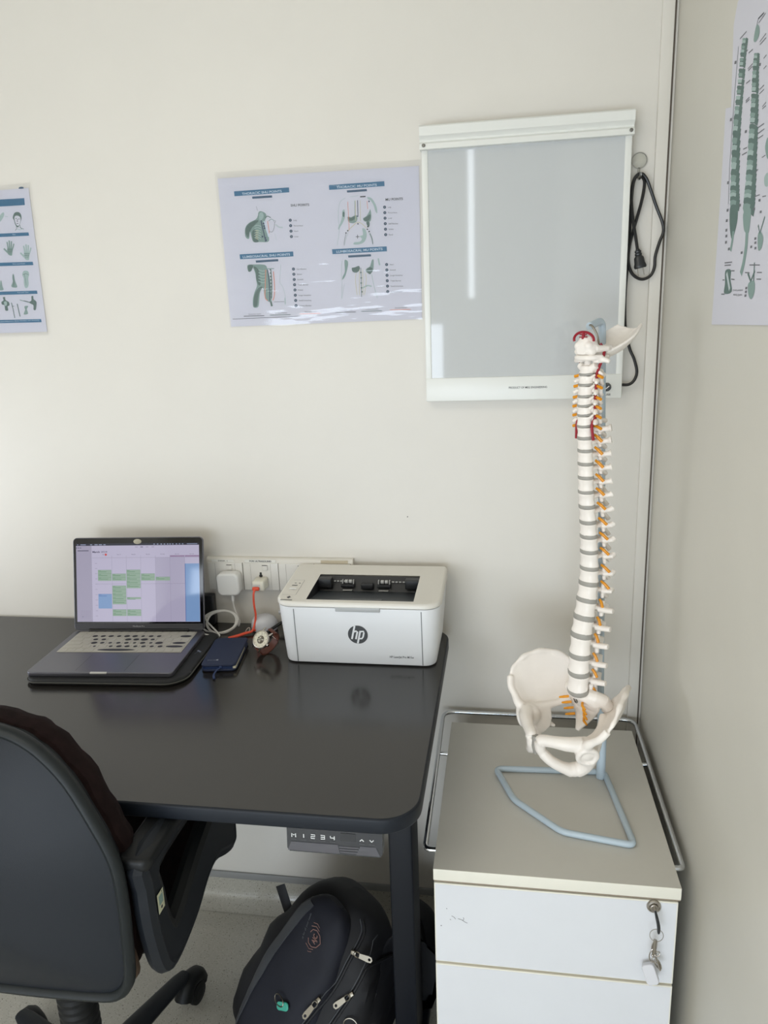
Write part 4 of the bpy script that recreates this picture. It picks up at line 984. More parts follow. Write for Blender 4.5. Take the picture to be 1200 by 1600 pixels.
# head
PR.blob([(122, 440), (132, 418), (152, 408), (176, 412), (192, 432), (196, 462), (190, 490), (180, 520), (166, 544), (150, 536), (136, 510), (128, 480), (118, 462)], P_G1)
PR.blob([(134, 452), (148, 440), (176, 446), (188, 470), (182, 508), (168, 530), (152, 524), (140, 500), (134, 476)], SHEET)
for q in ([(142, 466), (154, 464)], [(168, 470), (180, 470)], [(160, 470), (158, 494), (164, 496)], [(152, 512), (168, 512)]): PR.line(q, 4, P_K, False)
PR.line([(150, 536), (152, 556), (140, 572)], 4, P_G1); PR.line([(182, 524), (186, 548), (214, 560)], 5, P_G1); PR.line([(152, 556), (180, 566), (206, 556)], 4, P_G3)
PR.blob([(-2, 450), (14, 426), (34, 410), (42, 430), (30, 462), (10, 490), (-2, 500)], P_G3); PR.line([(48, 446), (76, 450)], 6, P_G4, False)
# hands
def hand(cx_, cy_, s_, m, m2, flip=1):
    t = lambda x, y: (cx_ + flip * x * s_, cy_ + y * s_)
    PR.blob([t(-24, 10), t(-20, 34), t(-8, 52), t(18, 56), t(22, 30), t(26, -6), t(0, -14), t(-22, -10)], m)
    for x0, y0, x1, y1, w_ in ((-16, -8, -26, -66, 12), (-3, -10, -6, -78, 12), (11, -8, 14, -72, 12), (22, 0, 36, -50, 11), (-18, 30, -54, -6, 14)):
        a = t(x0, y0); c = t(x1, y1); PR.line([a, ((a[0] + c[0]) / 2 + 1, (a[1] + c[1]) / 2), c], w_ * s_, m)
    for k in range(4): PR.line([t(-14 + k * 11, -4), t(-12 + k * 8, 40)], 2.5 * s_, m2, False)
    PR.line([t(-22, 0), t(24, 0)], 3 * s_, m2, False); PR.line([t(-20, 18), t(22, 16)], 2.5 * s_, m2, False)
hand(92, 740, 1.0, P_G2, P_G1); hand(242, 778, 1.05, P_G3, P_G1)
for k in range(1, 7): hand(92 - k * 190, 740 + k * 8, 1.0, P_G2 if k % 2 else P_G3, P_G1, -1 if k % 2 else 1)
for k in range(1, 6): PR.blob([(60 - k * 220 + a, 480 + k * 12 + c) for a, c in ((-40, 40), (-30, -30), (0, -66), (30, -30), (40, 40), (0, 70))], P_G3 if k % 2 else P_G2)
for k in range(1, 6): PR.blob([(20 - k * 220 + a, 1020 + k * 12 + c) for a, c in ((-24, 60), (-18, -60), (16, -66), (20, 10), (50, 50), (30, 66))], P_G2)
# feet
PR.blob([(118, 962), (128, 966), (136, 1010), (150, 1050), (158, 1072), (148, 1082), (112, 1078), (106, 1062), (118, 1030), (114, 996)], P_G2); PR.line([(122, 970), (128, 1030), (124, 1070)], 5, P_G1)
PR.blob([(206, 950), (220, 932), (250, 934), (264, 960), (256, 1000), (260, 1050), (250, 1080), (230, 1084), (218, 1050), (216, 1000), (204, 972)], P_G3); PR.line([(222, 962), (230, 1010), (238, 1060)], 3, P_G1); PR.line([(208, 966), (236, 958), (260, 970)], 3, P_G1)
PR.blob([(8, 1022), (18, 1026), (26, 1068), (36, 1098), (20, 1106), (2, 1098)], P_G2)
# small figures on the bottom row
PR.blob([(30, 1170), (48, 1166), (54, 1192), (84, 1212), (88, 1240), (72, 1250), (78, 1284), (52, 1284), (44, 1240), (22, 1232), (18, 1210), (36, 1194)], P_G1); PR.blob([(40, 1210), (62, 1206), (66, 1236), (48, 1244)], P_G3)
PR.blob([(284, 1160), (300, 1158), (304, 1184), (328, 1206), (330, 1236), (322, 1280), (304, 1278), (302, 1240), (280, 1226), (262, 1212), (284, 1196)], P_G1); PR.line([(268, 1216), (226, 1204), (180, 1192)], 6, P_G2); PR.line([(216, 1198), (262, 1210)], 4, P_K)
PR.line([(106, 1216), (120, 1270), (136, 1352)], 7, P_G1); PR.line([(112, 1250), (132, 1246)], 3, P_K, False); PR.line([(158, 1226), (170, 1280), (184, 1340)], 8, P_G1); PR.blob([(222, 1250), (256, 1246), (244, 1274), (254, 1314), (216, 1320), (228, 1280)], P_G2)
mb.build('paper', c2)
f_ = MB(QL); p1 = PR.p(437, 1505); p2 = PR.p(266, 152)
film(f_, [(-1.465, 1.508), p1, p2, (-1.465, 1.825)], WX0, seed=11); f_.build('laminate_sleeve', c2)

# spine chart on the right wall
P_GR2 = mat('ink_grey_dark', (112, 112, 118), .6)
H3 = [-0.0016653523630839704, -9.157370715052104e-05, -0.1458732916978851, 0.001598731496340585, -0.00032730352239139775, 2.0041764637600163, 0.0010739003744215565, 4.166654505617909e-06]
RX0 = frame((XR - .0012, 0, 0), x=(0, 1, 0), y=(0, 0, 1))     # x = world y, y = world z, facing -x needs a mirrored order
RX0 = Matrix(((0, 0, -1, XR - .0012), (1, 0, 0, 0), (0, 1, 0, 0), (0, 0, 0, 1)))
c3 = thing('spine_chart', 'white spine anatomy chart on the right side wall, above the drawer pedestal', 'chart', (XR - .001, -0.62, 1.485))
QL = local(c3); mb = MB(QL); PR = Print(mb, H3, RX0)
ys = [PR.p(*q) for q in ((72, 1558), (120, 860), (140, 520), (166, 515), (182, 72))]
zt = PR.p(182, 72)[1]; zb2 = ys[0][1]
outl = [(ys[0][0], zb2), (ys[1][0], ys[1][1]), (ys[2][0], ys[2][1]), (ys[3][0], ys[3][1]), (ys[4][0], zt - .012), (ys[4][0] - .012, zt + .012), (-0.86, zt + .012), (-0.86, zb2)]
mb.poly(outl, SHEET, RX0, z=.0003, thick=.0006)
def vcol(path, w0, w1, n, side):
    P = crom([(a, c, 0) for a, c in path], 12); L = len(P)
    for k in range(n):
        t = k / (n - 1); q = P[min(L - 1, int(t * (L - 1)))]; w_ = w0 + (w1 - w0) * t; h_ = w_ * (1.1 if t > .5 else .8)
        PR.blob([(q.x - w_ * .5, q.y - h_ * .5), (q.x + w_ * .4, q.y - h_ * .45), (q.x + w_ * .5, q.y + h_ * .6), (q.x - w_ * .45, q.y + h_ * .5)], (P_G2, P_G3, P_G1)[k % 3], 2)
        PR.line([(q.x + side * w_ * .3, q.y), (q.x + side * w_ * .85, q.y + h_ * .5)], w_ * .3, P_G1, False)
        PR.line([(q.x - w_ * .5, q.y + h_ * .55), (q.x + w_ * .4, q.y + h_ * .6)], 1.6, P_G1, False)
vcol([(232, 190), (222, 260), (212, 380), (200, 500), (190, 620), (184, 760), (180, 900), (180, 980)], 18, 32, 34, 1)
PR.blob([(164, 990), (196, 990), (198, 1050), (186, 1110), (170, 1150), (160, 1080)], P_G1); PR.line([(178, 1110), (172, 1160), (164, 1205)], 9, P_G2)
vcol([(288, 262), (282, 340), (278, 460), (272, 600), (264, 740), (256, 880), (246, 1000)], 18, 38, 34, 1)
PR.blob([(228, 1020), (262, 1000), (258, 1080), (250, 1120), (232, 1110), (226, 1070)], P_G2); PR.line([(244, 1110), (240, 1180), (228, 1260), (214, 1316)], 13, P_G2)
PR.blob([(276, 190), (290, 120), (304, 130), (302, 170), (286, 200)], P_G2); PR.line([(292, 120), (298, 90), (326, 60)], 2, P_K, False)
PR.blob([(140, 1300), (166, 1296), (164, 1340), (170, 1400), (134, 1408), (138, 1360)], P_G1); PR.line([(146, 1310), (160, 1390)], 6, P_G4, False)
PR.blob([(248, 1370), (262, 1350), (280, 1352), (280, 1400), (266, 1436), (252, 1420)], P_G2); PR.line([(248, 1310), (262, 1350), (282, 1300)], 5, P_G1, False); PR.line([(280, 1260), (276, 1350)], 4, P_G1, False)
PR.blob([(296, 1130), (308, 1110), (322, 1140), (314, 1190), (298, 1200)], P_G2); PR.line([(298, 1080), (306, 1120), (330, 1040)], 4, P_G1, False); PR.blob([(332, 700), (345, 660), (345, 760), (336, 740)], P_G2); PR.blob([(328, 850), (345, 830), (345, 890), (330, 890)], P_G3)
for x0, y0, x1, y1 in ((210, 186, 242, 150), (238, 250, 248, 238), (252, 254, 272, 236), (248, 330, 272, 304), (250, 338, 270, 318), (240, 400, 260, 384), (238, 484, 256, 466), (238, 492, 256, 476), (226, 716, 244, 708), (220, 744, 244, 730), (300, 110, 334, 62), (306, 200, 336, 160), (306, 214, 336, 180), (324, 280, 338, 262), (324, 330, 338, 314), (304, 430, 326, 408), (304, 450, 326, 428), (318, 512, 336, 490), (318, 522, 336, 506), (298, 612, 326, 592), (298, 640, 328, 618), (298, 664, 322, 648), (316, 756, 334, 744), (284, 826, 298, 812), (280, 944, 306, 934), (318, 944, 336, 940), (256, 1272, 306, 1272), (234, 1308, 256, 1310), (292, 1308, 316, 1308), (136, 1262, 172, 1258), (136, 1274, 166, 1272), (120, 1412, 136, 1412), (126, 1344, 136, 1344), (168, 1300, 184, 1300), (168, 1340, 184, 1342), (290, 1340, 312, 1340)):
    PR.line([(x0, y0), (x1, y1)], 1.5, P_GR2, False)
for x, y in ((188, 300), (166, 575), (152, 878), (150, 1010), (146, 1060), (144, 1106), (144, 1134), (142, 1164), (156, 1196), (210, 986), (238, 632), (278, 1004), (264, 1186), (218, 1214), (240, 1384), (238, 1402), (236, 1420), (284, 1146), (284, 1166), (284, 1192), (310, 1018), (306, 310), (304, 962)):
    PR.line([(x - 4, y), (x + 5, y - 2)], 3.5, P_GR2, False)
PR.line([(203, 222), (180, 500), (160, 800), (154, 980)], 1.8, P_GREY, False); PR.text('Cervical Vertebrae', 176, 1390, 224, 1390, 9, P_K, 0); PR.text('and Disc', 178, 1412, 222, 1412, 9, P_K, 0)
mb.build('paper', c3)
# ------------------------------------------------------------------ office chair
CHP = mat('chair_plastic', (25, 29, 35), 0.55, spec=.3, bump=.12, bscale=700); CHD = mat('chair_plastic_dark', (14, 16, 18), 0.5, spec=.35); CHF = mat('chair_fabric_brown', (31, 20, 20), 0.95, spec=.15, bump=.6, bscale=800, var=.3, vscale=60); CHRIM = mat('chair_rim', (24, 29, 31), .5, spec=.35)
STK = mat('sticker_cream', (206, 206, 176), .5); FOAM = mat('worn_foam', (82, 66, 54), .9, var=.4, vscale=40)
ch = thing('office_chair', 'black office swivel chair with armrests and a brown padded back at the desk', 'chair', (-0.79, -0.585, 0))
HC = local(ch)
# backrest outline: angle -> (x offset, z), symmetric about x = -0.79
half = [(0, .998), (.06, .996), (.12, .987), (.154, .974), (.182, .953), (.212, .918), (.241, .864), (.259, .822), (.268, .784), (.270, .730), (.268, .672), (.265, .617), (.258, .590), (.240, .571), (.205, .565), (.12, .562), (.06, .562), (0, .562)]
hs = crom([(a, c, 0) for a, c in half], 3)
ring = [(-.79 + p.x, p.y) for p in hs] + [(-.79 - p.x, p.y) for p in reversed(hs[1:-1])]
zc_ = .775
def shell_y(u, z):                       # how far the shell stands at height z, u = distance share from centre
    return -.805 + .022 * (z - .775) - .030 * (1 - u * u)
secs = []
for k in range(9):
    s_ = k / 8
    secs.append([(-.79 + (x + .79) * s_, -.805 - .052 * (1 - s_ ** 2.2) + .06 * max(0, z - .85) * s_, zc_ + (z - zc_) * s_) for x, z in ring])
b = MB(HC); b.loft(secs[1:], CHP, None, (True, False))
edge = secs[-1]
b.tube(edge, .0085, CHRIM, 10, closed=True, up=(0, 1, 0), flat=1.2)
inner = [(-.79 + (x + .79) * .97, y + .026, zc_ + (z - zc_) * .97) for x, y, z in edge]
b.loft([edge, inner], CHRIM, None, (False, False))
bk = b.build('back_shell', ch)
secs = []
for t, g, yy in ((0, .92, -.790), (.25, .985, -.775), (.5, .99, -.755), (.75, .955, -.735), (1, .86, -.718)):
    secs.append([(-.79 + (x + .79) * g * (1 + .006 * math.sin(k * .9)), yy + .05 * max(0, z - .85) + .0025 * math.sin(k * 1.7), zc_ + (z - zc_) * g * (1 + .004 * math.sin(k * .7))) for k, (x, z) in enumerate(ring)])
for s_, yy in ((.6, -.715), (.3, -.711), (.02, -.710)):
    secs.append([(-.79 + (x + .79) * s_, yy, zc_ + (z - zc_) * s_) for x, z in ring])
b = MB(HC); b.loft(secs, CHF); b.build('back_cushion', ch, label='dark brown fabric back cushion')
b = MB(HC); b.tube(crom([(-.535, -.782, .64), (-.532, -.779, .60), (-.536, -.775, .578), (-.56, -.770, .570)], 4), .008, FOAM, 8, flat=.6); b.build('worn_trim', ch, label='worn torn foam at the lower corner')
# seat
b = MB(HC); b.slab(.46, .40, .09, .468, .528, CHF, T(-.79, -.462, 0), bev=.026, n=8, bn=4); b.build('seat_cushion', ch)
b = MB(HC); b.slab(.42, .36, .08, .450, .472, CHD, T(-.79, -.462, 0), bev=.010, n=6); b.build('seat_pan', ch)
b = MB(HC); b.tube(crom([(-.79, -.60, .468), (-.79, -.68, .485), (-.79, -.745, .535), (-.79, -.79, .60), (-.79, -.81, .68)], 5), .024, CHD, 10, flat=.4, up=(0, 0, 1)); b.build('back_bracket', ch)
def arm(sg):
    X = -.79 + sg * .285
    outer = [(-.775, .776), (-.776, .74), (-.774, .68), (-.762, .61), (-.746, .575), (-.712, .567), (-.65, .580), (-.60, .605), (-.555, .612), (-.51, .590), (-.478, .578), (-.468, .592), (-.470, .66), (-.478, .73), (-.495, .768), (-.55, .774), (-.68, .775)]
    hole = [(-.748, .752), (-.748, .70), (-.740, .650), (-.728, .622), (-.712, .618), (-.67, .636), (-.62, .662), (-.57, .682), (-.53, .70), (-.515, .725), (-.530, .750), (-.64, .756)]
    FX_ = HC @ Matrix(((0, 0, 1, X), (1, 0, 0, 0), (0, 1, 0, 0), (0, 0, 0, 1)))
    m_ = MB(FX_)
    oc = [(p.x, p.y) for p in crom([(a, c, 0) for a, c in outer], 3, True)]; hc = [(p.x, p.y) for p in crom([(a, c, 0) for a, c in hole], 3, True)]
    m_.poly(oc, CHP, z=.015, holes=(hc,), thick=.030)
    m_.tube([(a, c, 0.0) for a, c in oc], .0165, CHP, 8, closed=True)
    m_.tube([(a, c, 0.0) for a, c in hc], .0155, CHD, 8, closed=True)
    ar = m_.build('armrest', ch)
    p = MB(HC); p.slab(.050, .300, .014, .770, .7905, CHD, T(X - sg * .004, -.642, 0), bev=.006, n=6); p.build('arm_pad', ar)
    p = MB(HC); p.tube([(X - sg * .01, -.60, .60), (X - sg * .05, -.56, .52), (X - sg * .12, -.53, .475)], .016, CHD, 10); p.build('arm_bracket', ar)
    if sg > 0:
        p = MB(HC);         SX = frame((X + .0165, -.7615, .700), x=(0, 1, .0), y=(0, -.15, 1))
        p.poly([(-.009, -.016), (.009, -.016), (.009, .016), (-.009, .016)], STK, SX, z=.0006, thick=.0004)
        p.poly([(-.006, -.004), (.006, -.004), (.006, .011), (-.006, .011)], P_G2, SX, z=.0009); p.disc(0, -.0095, .0026, P_K, SX, z=.0009, n=10); p.disc(.004, .0135, .0012, P_K, SX, z=.0009, n=10)
        p.build('sticker', ar, label='small cream rectangular sticker')
arm(1); arm(-1)
b = MB(HC)
for k in range(13): 
    z0_ = .135 + k * .0165; b.lathe([(.030 + (.0 if k % 2 else .0), z0_), (.0345, z0_ + .004), (.0345, z0_ + .011), (.030, z0_ + .0165)], CHD, 20, T(-.775, -.60, 0), cap=(False, False))
b.lathe([(.026, .34), (.026, .44)], CHD, 16, T(-.775, -.60, 0)); b.build('gas_column', ch, label='ribbed black column')
b = MB(HC); b.lathe([(.02, .075), (.045, .08), (.048, .11), (.040, .14), (.03, .145)], CHD, 24, T(-.775, -.60, 0)); b.build('hub', ch)
for k in range(5):
    a = math.radians(78 + 72 * k); c_, s_ = math.cos(a), math.sin(a)
    ctr = Vector((-.775, -.60, 0)); e = ctr + Vector((c_ * .285, s_ * .285, 0))
    l = MB(HC); l.tube([ctr + Vector((c_ * .03, s_ * .03, .115)), ctr + Vector((c_ * .12, s_ * .12, .108)), ctr + Vector((c_ * .27, s_ * .27, .078)), ctr + Vector((c_ * .295, s_ * .295, .074))], [.030, .026, .019, .014], CHP, 12, up=(0, 0, 1), flat=.62)
    lg = l.build('leg', ch)
    w = MB(HC); n_ = Vector((-s_, c_, 0)); q = e + Vector((.012, .012, 0))
    for sd in (-1, 1):
        w.lathe([(.012, -.009), (.0245, -.007), (.0258, 0), (.0245, .007), (.012, .009)], CHD, 20, frame(q + n_ * sd * .014 + Vector((0, 0, .026)), x=(0, 0, 1), z=n_))
    w.tube(crom([q + Vector((c_ * -.030, s_ * -.030, .030)), q + Vector((c_ * -.018, s_ * -.018, .052)), q + Vector((0, 0, .058)), q + Vector((c_ * .020, s_ * .020, .050)), q + Vector((c_ * .030, s_ * .030, .030))], 3), .021, CHD, 10, up=tuple(n_), flat=1.0)
    w.build('castor', lg)

# ------------------------------------------------------------------ backpack under the desk
BPF = mat('backpack_nylon', (18, 20, 32), 0.75, bump=.35, bscale=1400, var=.15, vscale=30); BPD = mat('backpack_black', (14, 14, 19), 0.7, bump=.3, bscale=900); BPS = mat('backpack_grey_piping', (66, 68, 72), .6); GLD = mat('embroidery_gold', (124, 92, 84), .7); PULL = mat('zip_pull_metal', (132, 126, 114), .35, metal=1.0)
bp = thing('backpack', 'dark navy backpack with metal zip pulls slumped on the floor under the desk', 'backpack', (-0.40, -0.31, 0))
A_ = Vector((.40, .28, .86)).normalized(); N0 = Vector((-.40, -.72, .42))
BX = frame((-0.378, -0.325, 0.140), y=A_, z=N0)          # x across (towards right), y along, z out of the front face
BL2 = local(bp) @ BX
def sq(rx, rz, y, n=32, e=.62, ox=0, oz=0):
    return [(ox + rx * math.copysign(abs(math.cos(a)) ** e, math.cos(a)), y, oz + rz * math.copysign(abs(math.sin(a)) ** e, math.sin(a))) for a in [-2 * PI * i / n for i in range(n)]]
def wrinkle(secs, amp, sc, seed=0):
    out = []
    for s_ in secs:
        r = []
        for p in s_:
            v = Vector(p); d = noise.noise(v * sc + Vector((seed, 0, 0))) * amp
            c = Vector((0, v.y, 0)); r.append(tuple(v + (v - c).normalized() * d))
        out.append(r)
    return out
# build in world space and keep every point above the floor
def bag(mb, secs, m):
    Xw = BX; L = BX.inverted(); out = []
    for s_ in secs:
        r = []
        for p in s_:
            w_ = Xw @ Vector(p); w_.y = min(w_.y, -.075); k_2 = max(0, min(1, (w_.x + .262) / .04)); w_.z = max(w_.z, .002 + .038 * k_2); w_.y = max(w_.y, w_.y * (1 - k_2) + -.305 * k_2); r.append(tuple(L @ w_))
        out.append(r)
    mb.loft(out, m)
b = MB(BL2)
ys_ = [(-.215, .05, .04), (-.205, .11, .075), (-.18, .150, .092), (-.12, .165, .098), (-.04, .160, .096), (.04, .142, .088), (.10, .122, .078), (.15, .096, .064), (.178, .060, .042), (.186, .02, .015)]
pr_ = crom([(a, c, d) for a, c, d in ys_], 3)
bag(b, wrinkle([sq(p.y, p.z, p.x) for p in pr_], .012, 14), BPD)
b.build('body', bp); BAGS = [(list(b.v), list(b.f))]
b = MB(BL2)
pr_ = crom([(-.20, .03, .02), (-.19, .072, .034), (-.15, .088, .044), (-.08, .090, .046), (0, .086, .044), (.07, .078, .042), (.125, .066, .036), (.160, .045, .026), (.174, .02, .010)], 3)
bag(b, wrinkle([sq(p.y, p.z, p.x, e=.7, ox=-.006, oz=.082 - .012 * max(0, p.x) / .17) for p in pr_], .007, 17, 5), BPF)
b.build('front_pocket', bp); BAGS.append((list(b.v), list(b.f)))
b = MB(BL2)
pr_ = crom([(-.26, .02, .03), (-.24, .065, .075), (-.15, .085, .09), (-.04, .085, .088), (.08, .075, .075), (.13, .06, .06), (.155, .02, .03)], 3)
bag(b, wrinkle([sq(p.y, p.z, p.x, ox=.150, oz=-.05) for p in pr_], .010, 15, 9), BPD)
b.build('side_pocket', bp)
from mathutils.bvhtree import BVHTree
_BT = []
for vs_, fs_ in BAGS:
    inv = BL2.inverted(); _BT.append(BVHTree.FromPolygons([inv @ Vector(v) for v in vs_], fs_))
def sz_(x, y, off=0.0):
    z = -.2
    for t_ in _BT:
        h_ = t_.ray_cast(Vector((x, y, .6)), Vector((0, 0, -1)))
        if h_[0] is not None: z = max(z, h_[0].z)
    return (x, y, z + off)
b = MB(BL2)
rows = []
for i in range(19):
    t = i / 18; yy_ = -.170 + .320 * t; xx_ = -.100 + .042 * t ** 1.8
    rows.append([(lambda q: (q[0], q[1], q[2]))(sz_(xx_ + d, yy_, .0022)) for d in (0, .008, .016, .024)])
b.grid(rows, BPS, thick=.002)
b.build('piping', bp, label='dark grey piping strip')
for pts in ([(.055, -.12), (.078, .02), (.082, .10), (.074, .15), (.055, .17)], [(.098, -.10), (.114, .05), (.112, .11), (.092, .155)]):
    b = MB(BL2); q = crom([(x, y, 0) for x, y in pts], 6)
    b.tube([sz_(p.x, p.y, .0015) for p in q], .0035, BPD, 6); b.tube([sz_(p.x - .005, p.y, .0012) for p in q], .0012, BPS, 6)
    b.build('zip', bp)
def pull(c, d):
    p = MB(BL2); c = Vector(c); d = Vector(d).normalized()
    X = frame(c, y=tuple(d), z=(0.15, 0, 1))
    p.box(-.0045, .0045, -.006, .006, 0, .005, PULL, X, bev=.0015)
    p.tube([(.005 * math.cos(a), .009 + .007 * math.sin(a), .005) for a in [2 * PI * i / 16 for i in range(16)]], .0011, PULL, 6, X, closed=True)
    out = [(-.0045, .014), (.0045, .014), (.0060, .034), (.0050, .0405), (0, .0430), (-.0050, .0405), (-.0060, .034)]
    p.poly(out, PULL, X, z=.0065, holes=([(.003 * math.cos(a), .0365 + .003 * math.sin(a)) for a in [2 * PI * i / 10 for i in range(10)]],), thick=.0018)
    p.build('zip_pull', bp, label='metal zip pull')
pull(sz_(.074, .022, .010), (-.15, -1, .32)); pull(sz_(.114, .055, .004), (-.45, -1, .30)); pull(sz_(.080, .122, .003), (.95, .25, -.30))
# embroidered crest and lettering, read along the bag
b = MB(BL2); EX3 = frame(sz_(.008, .108, .0045), x=(-.10, 1, -.10), z=(0, 0, 1))
for s_ in (-1, 1):
    b.line([(s_ * .006, .014), (s_ * .014, .010), (s_ * .017, .000), (s_ * .012, -.011), (0, -.018)], .0018, GLD, EX3)
    b.line([(s_ * .018, .016), (s_ * .023, .004), (s_ * .019, -.006)], .0014, GLD, EX3); b.line([(s_ * .026, .014), (s_ * .029, .004), (s_ * .025, -.004)], .0012, GLD, EX3)
b.text('AJC', -.009, -.006, .018, .011, GLD, EX3, bold=.03); b.text('One stop for all your needs', -.036, .026, .074, .0045, BPS, EX3, bold=.02)
b.build('embroidery', bp, label='faded gold embroidered crest and lettering')
b = MB(BL2); RC = sz_(.138, .005, .003); b.tube([(RC[0] + .013 * math.cos(a), RC[1] + .013 * math.sin(a), RC[2] + .004 - .006 * math.cos(a)) for a in [2 * PI * i / 24 for i in range(24)]], .0013, PULL, 6, closed=True); b.build('metal_ring', bp)
b = MB(BL2); b.tube(crom([(-.12, .03, .01), (-.145, .055, .02), (-.178, .085, .03)], 4), .014, BPD, 8, flat=.2, up=(0, 0, 1)); b.build('strap', bp)
b = MB(local(bp)); b.tube(crom([(-.21, -.17, .20), (-.165, -.20, .185), (-.150, -.24, .12), (-.155, -.27, .05), (-.20, -.30, .034)], 5), .032, BPD, 10, flat=.4, up=(1, -.5, 0)); b.build('strap', bp)
kf = MB(); KX2 = BX @ T(*sz_(.018, -.030, .006))
kf.slab(.016, .030, .0065, -.002, .002, mat('teal_plastic', (70, 168, 146), .4), KX2 @ RZ(-1.0), bev=.0015)
tg = kf.build('key_fob'); tag(tg, 'small teal fob with a split ring clipped on the backpack', 'key fob')
kf = MB(); kf.tube([(.014 * math.cos(a), .009 * math.sin(a), .002 + .002 * math.cos(a)) for a in [2 * PI * i / 24 for i in range(24)]], .0011, PULL, 6, KX2 @ T(-.012, .004, 0), closed=True); kf.build('split_ring', tg)
# ------------------------------------------------------------------ spine model on its stand
BONE = mat('bone_plastic', (243, 235, 226), 0.40, bump=.25, bscale=90, var=.03, vscale=25); DISC = mat('disc_grey', (158, 154, 146), .5); NERV = mat('nerve_orange', (228, 150, 24), .4); ART = mat('artery_red', (150, 18, 38), .35)
POLE = mat('pole_blue_grey', (188, 203, 213), .38); WIRE = mat('hook_wire', (150, 142, 128), .3, metal=.8); SPRG = mat('spring_grey', (110, 104, 96), .4, metal=.6)
sd = thing('model_stand', 'pale blue tubular stand with a flat five-sided foot on the drawer pedestal', 'stand', (.197, -.254, .61))
DS = local(sd)
b = MB(DS); foot = [(.205, -.243, .6165), (-.010, -.2535, .6165), (.025, -.352, .6165), (.108, -.436, .6165), (.2285, -.4585, .6165)]
fp = []
for i in range(5):
    a, c, e = Vector(foot[i - 1]), Vector(foot[i]), Vector(foot[(i + 1) % 5]); q = .014
    s_ = c + (a - c).normalized() * q; f2 = c + (e - c).normalized() * q
    fp += [s_ * (1 - t) ** 2 + c * 2 * t * (1 - t) + f2 * t * t for t in [j / 5 for j in range(6)]]
b.tube(fp, .0060, POLE, 12, closed=True); b.build('foot_frame', sd)
b = MB(DS); b.tube([(.1972, -.2545, .6110), (.1968, -.2540, .70), (.1955, -.2540, .71)], [.0090, .0090, .0085], POLE, 16); b.build('socket', sd)
b = MB(DS); pth = fillet([(.1960, -.2540, .64), (.1690, -.2540, 1.497), (.1430, -.298, 1.4880)], .016, 8)
b.tube(pth, .0062, POLE, 14); b.build('pole', sd)
b = MB(DS); b.tube(crom([(.1440, -.2960, 1.4885), (.1440, -.3000, 1.4900), (.1475, -.3060, 1.4870), (.1545, -.3080, 1.4740), (.1585, -.3090, 1.4570), (.1590, -.3090, 1.4500)], 6), .0017, WIRE, 8); b.build('hook', sd)

YAW = -2.3816; Fv = Vector((math.cos(YAW), math.sin(YAW), 0)); Lv = Vector((-math.sin(YAW), math.cos(YAW), 0)); P0 = Vector((.152, -.308, 0))
sp = thing('spine_model', 'life-size anatomical model of a human spine and pelvis hanging on the pale blue stand', 'anatomical model', (.152, -.308, .70))
KS_ = local(sp)
sz = [(.0188, 1.4098), (.0199, 1.393), (.0206, 1.3745), (.022, 1.3592), (.0198, 1.3436), (.0204, 1.3252), (.0174, 1.3054), (.0156, 1.2836), (.0137, 1.2607), (.0114, 1.2363), (.0102, 1.2111), (.0071, 1.1846), (.0009, 1.1562), (-.0004, 1.1294), (-.0033, 1.1009), (-.0073, 1.0693), (-.0058, 1.0403), (-.0018, 1.0092), (.0027, .9768), (.0119, .9443), (.0119, .9052), (.0139, .8712), (.0141, .835)]
sm = [(s_ if k in (0, 22) else (sz[k - 1][0] + 2 * s_ + sz[k + 1][0]) / 4, z) for k, (s_, z) in enumerate(sz)]
def rad(k): return [.0138, .0138, .0138, .0140, .0142, .0146, .0148, .0150, .0155, .0158, .0162, .0167, .0172, .0178, .0186, .0196, .0204, .0212, .0218, .0222, .0226, .0228, .0228][k]
def th(k): return .0038 if k < 6 else (.0052 if k < 11 else (.0064 if k < 16 else (.0075 if k < 18 else .0092)))
def P(s_, z): return P0 + Fv * s_ + Vector((0, 0, z))
def bframe(k):                           # frame of disc k: x = front, y = model's left, z = up the column
    a = P(*sm[min(22, k + 1)]); c = P(*sm[max(0, k - 1)])
    up = (c - a).normalized()
    if k >= 19: up = (up + Fv * (-.10 * (k - 18)) * 0 + Fv * .0).normalized()
    if k >= 18: up = (up + Fv * [.02, .04, .08, .16, .30][k - 18]).normalized()
    return frame(P(*sm[k]), y=Lv, z=up)
def body_secs(X0, X1, r0, r1, waist=.86, n=22):
    secs = []
    for t in [i / 8 for i in range(9)]:
        w_ = 1 - (1 - waist) * math.sin(PI * t) ** .8
        if t in (0, 1): w_ *= .94
        r = (r0 * (1 - t) + r1 * t) * w_; ring_ = []
        for j in range(n):
            a = 2 * PI * j / n; x = math.cos(a) * r * .84; y = math.sin(a) * r
            if x < 0: x *= .72
            pA = X0 @ Vector((x, y, 0)); pB = X1 @ Vector((x, y, 0)); ring_.append(tuple(pA * (1 - t) + pB * t))
        secs.append(ring_)
    return secs
def remesh(o, vs, sm_=3, dec=None):
    m = o.modifiers.new('merge', 'REMESH'); m.mode = 'VOXEL'; m.voxel_size = vs; m.use_smooth_shade = True
    if sm_:
        s_ = o.modifiers.new('soften', 'SMOOTH'); s_.iterations = sm_; s_.factor = .5
    return o
BO = BONE
def taper(b, pts, rs, m=BO, n=10, flat=1.0, up=None): b.tube(pts, rs, m, n, flat=flat, up=up)
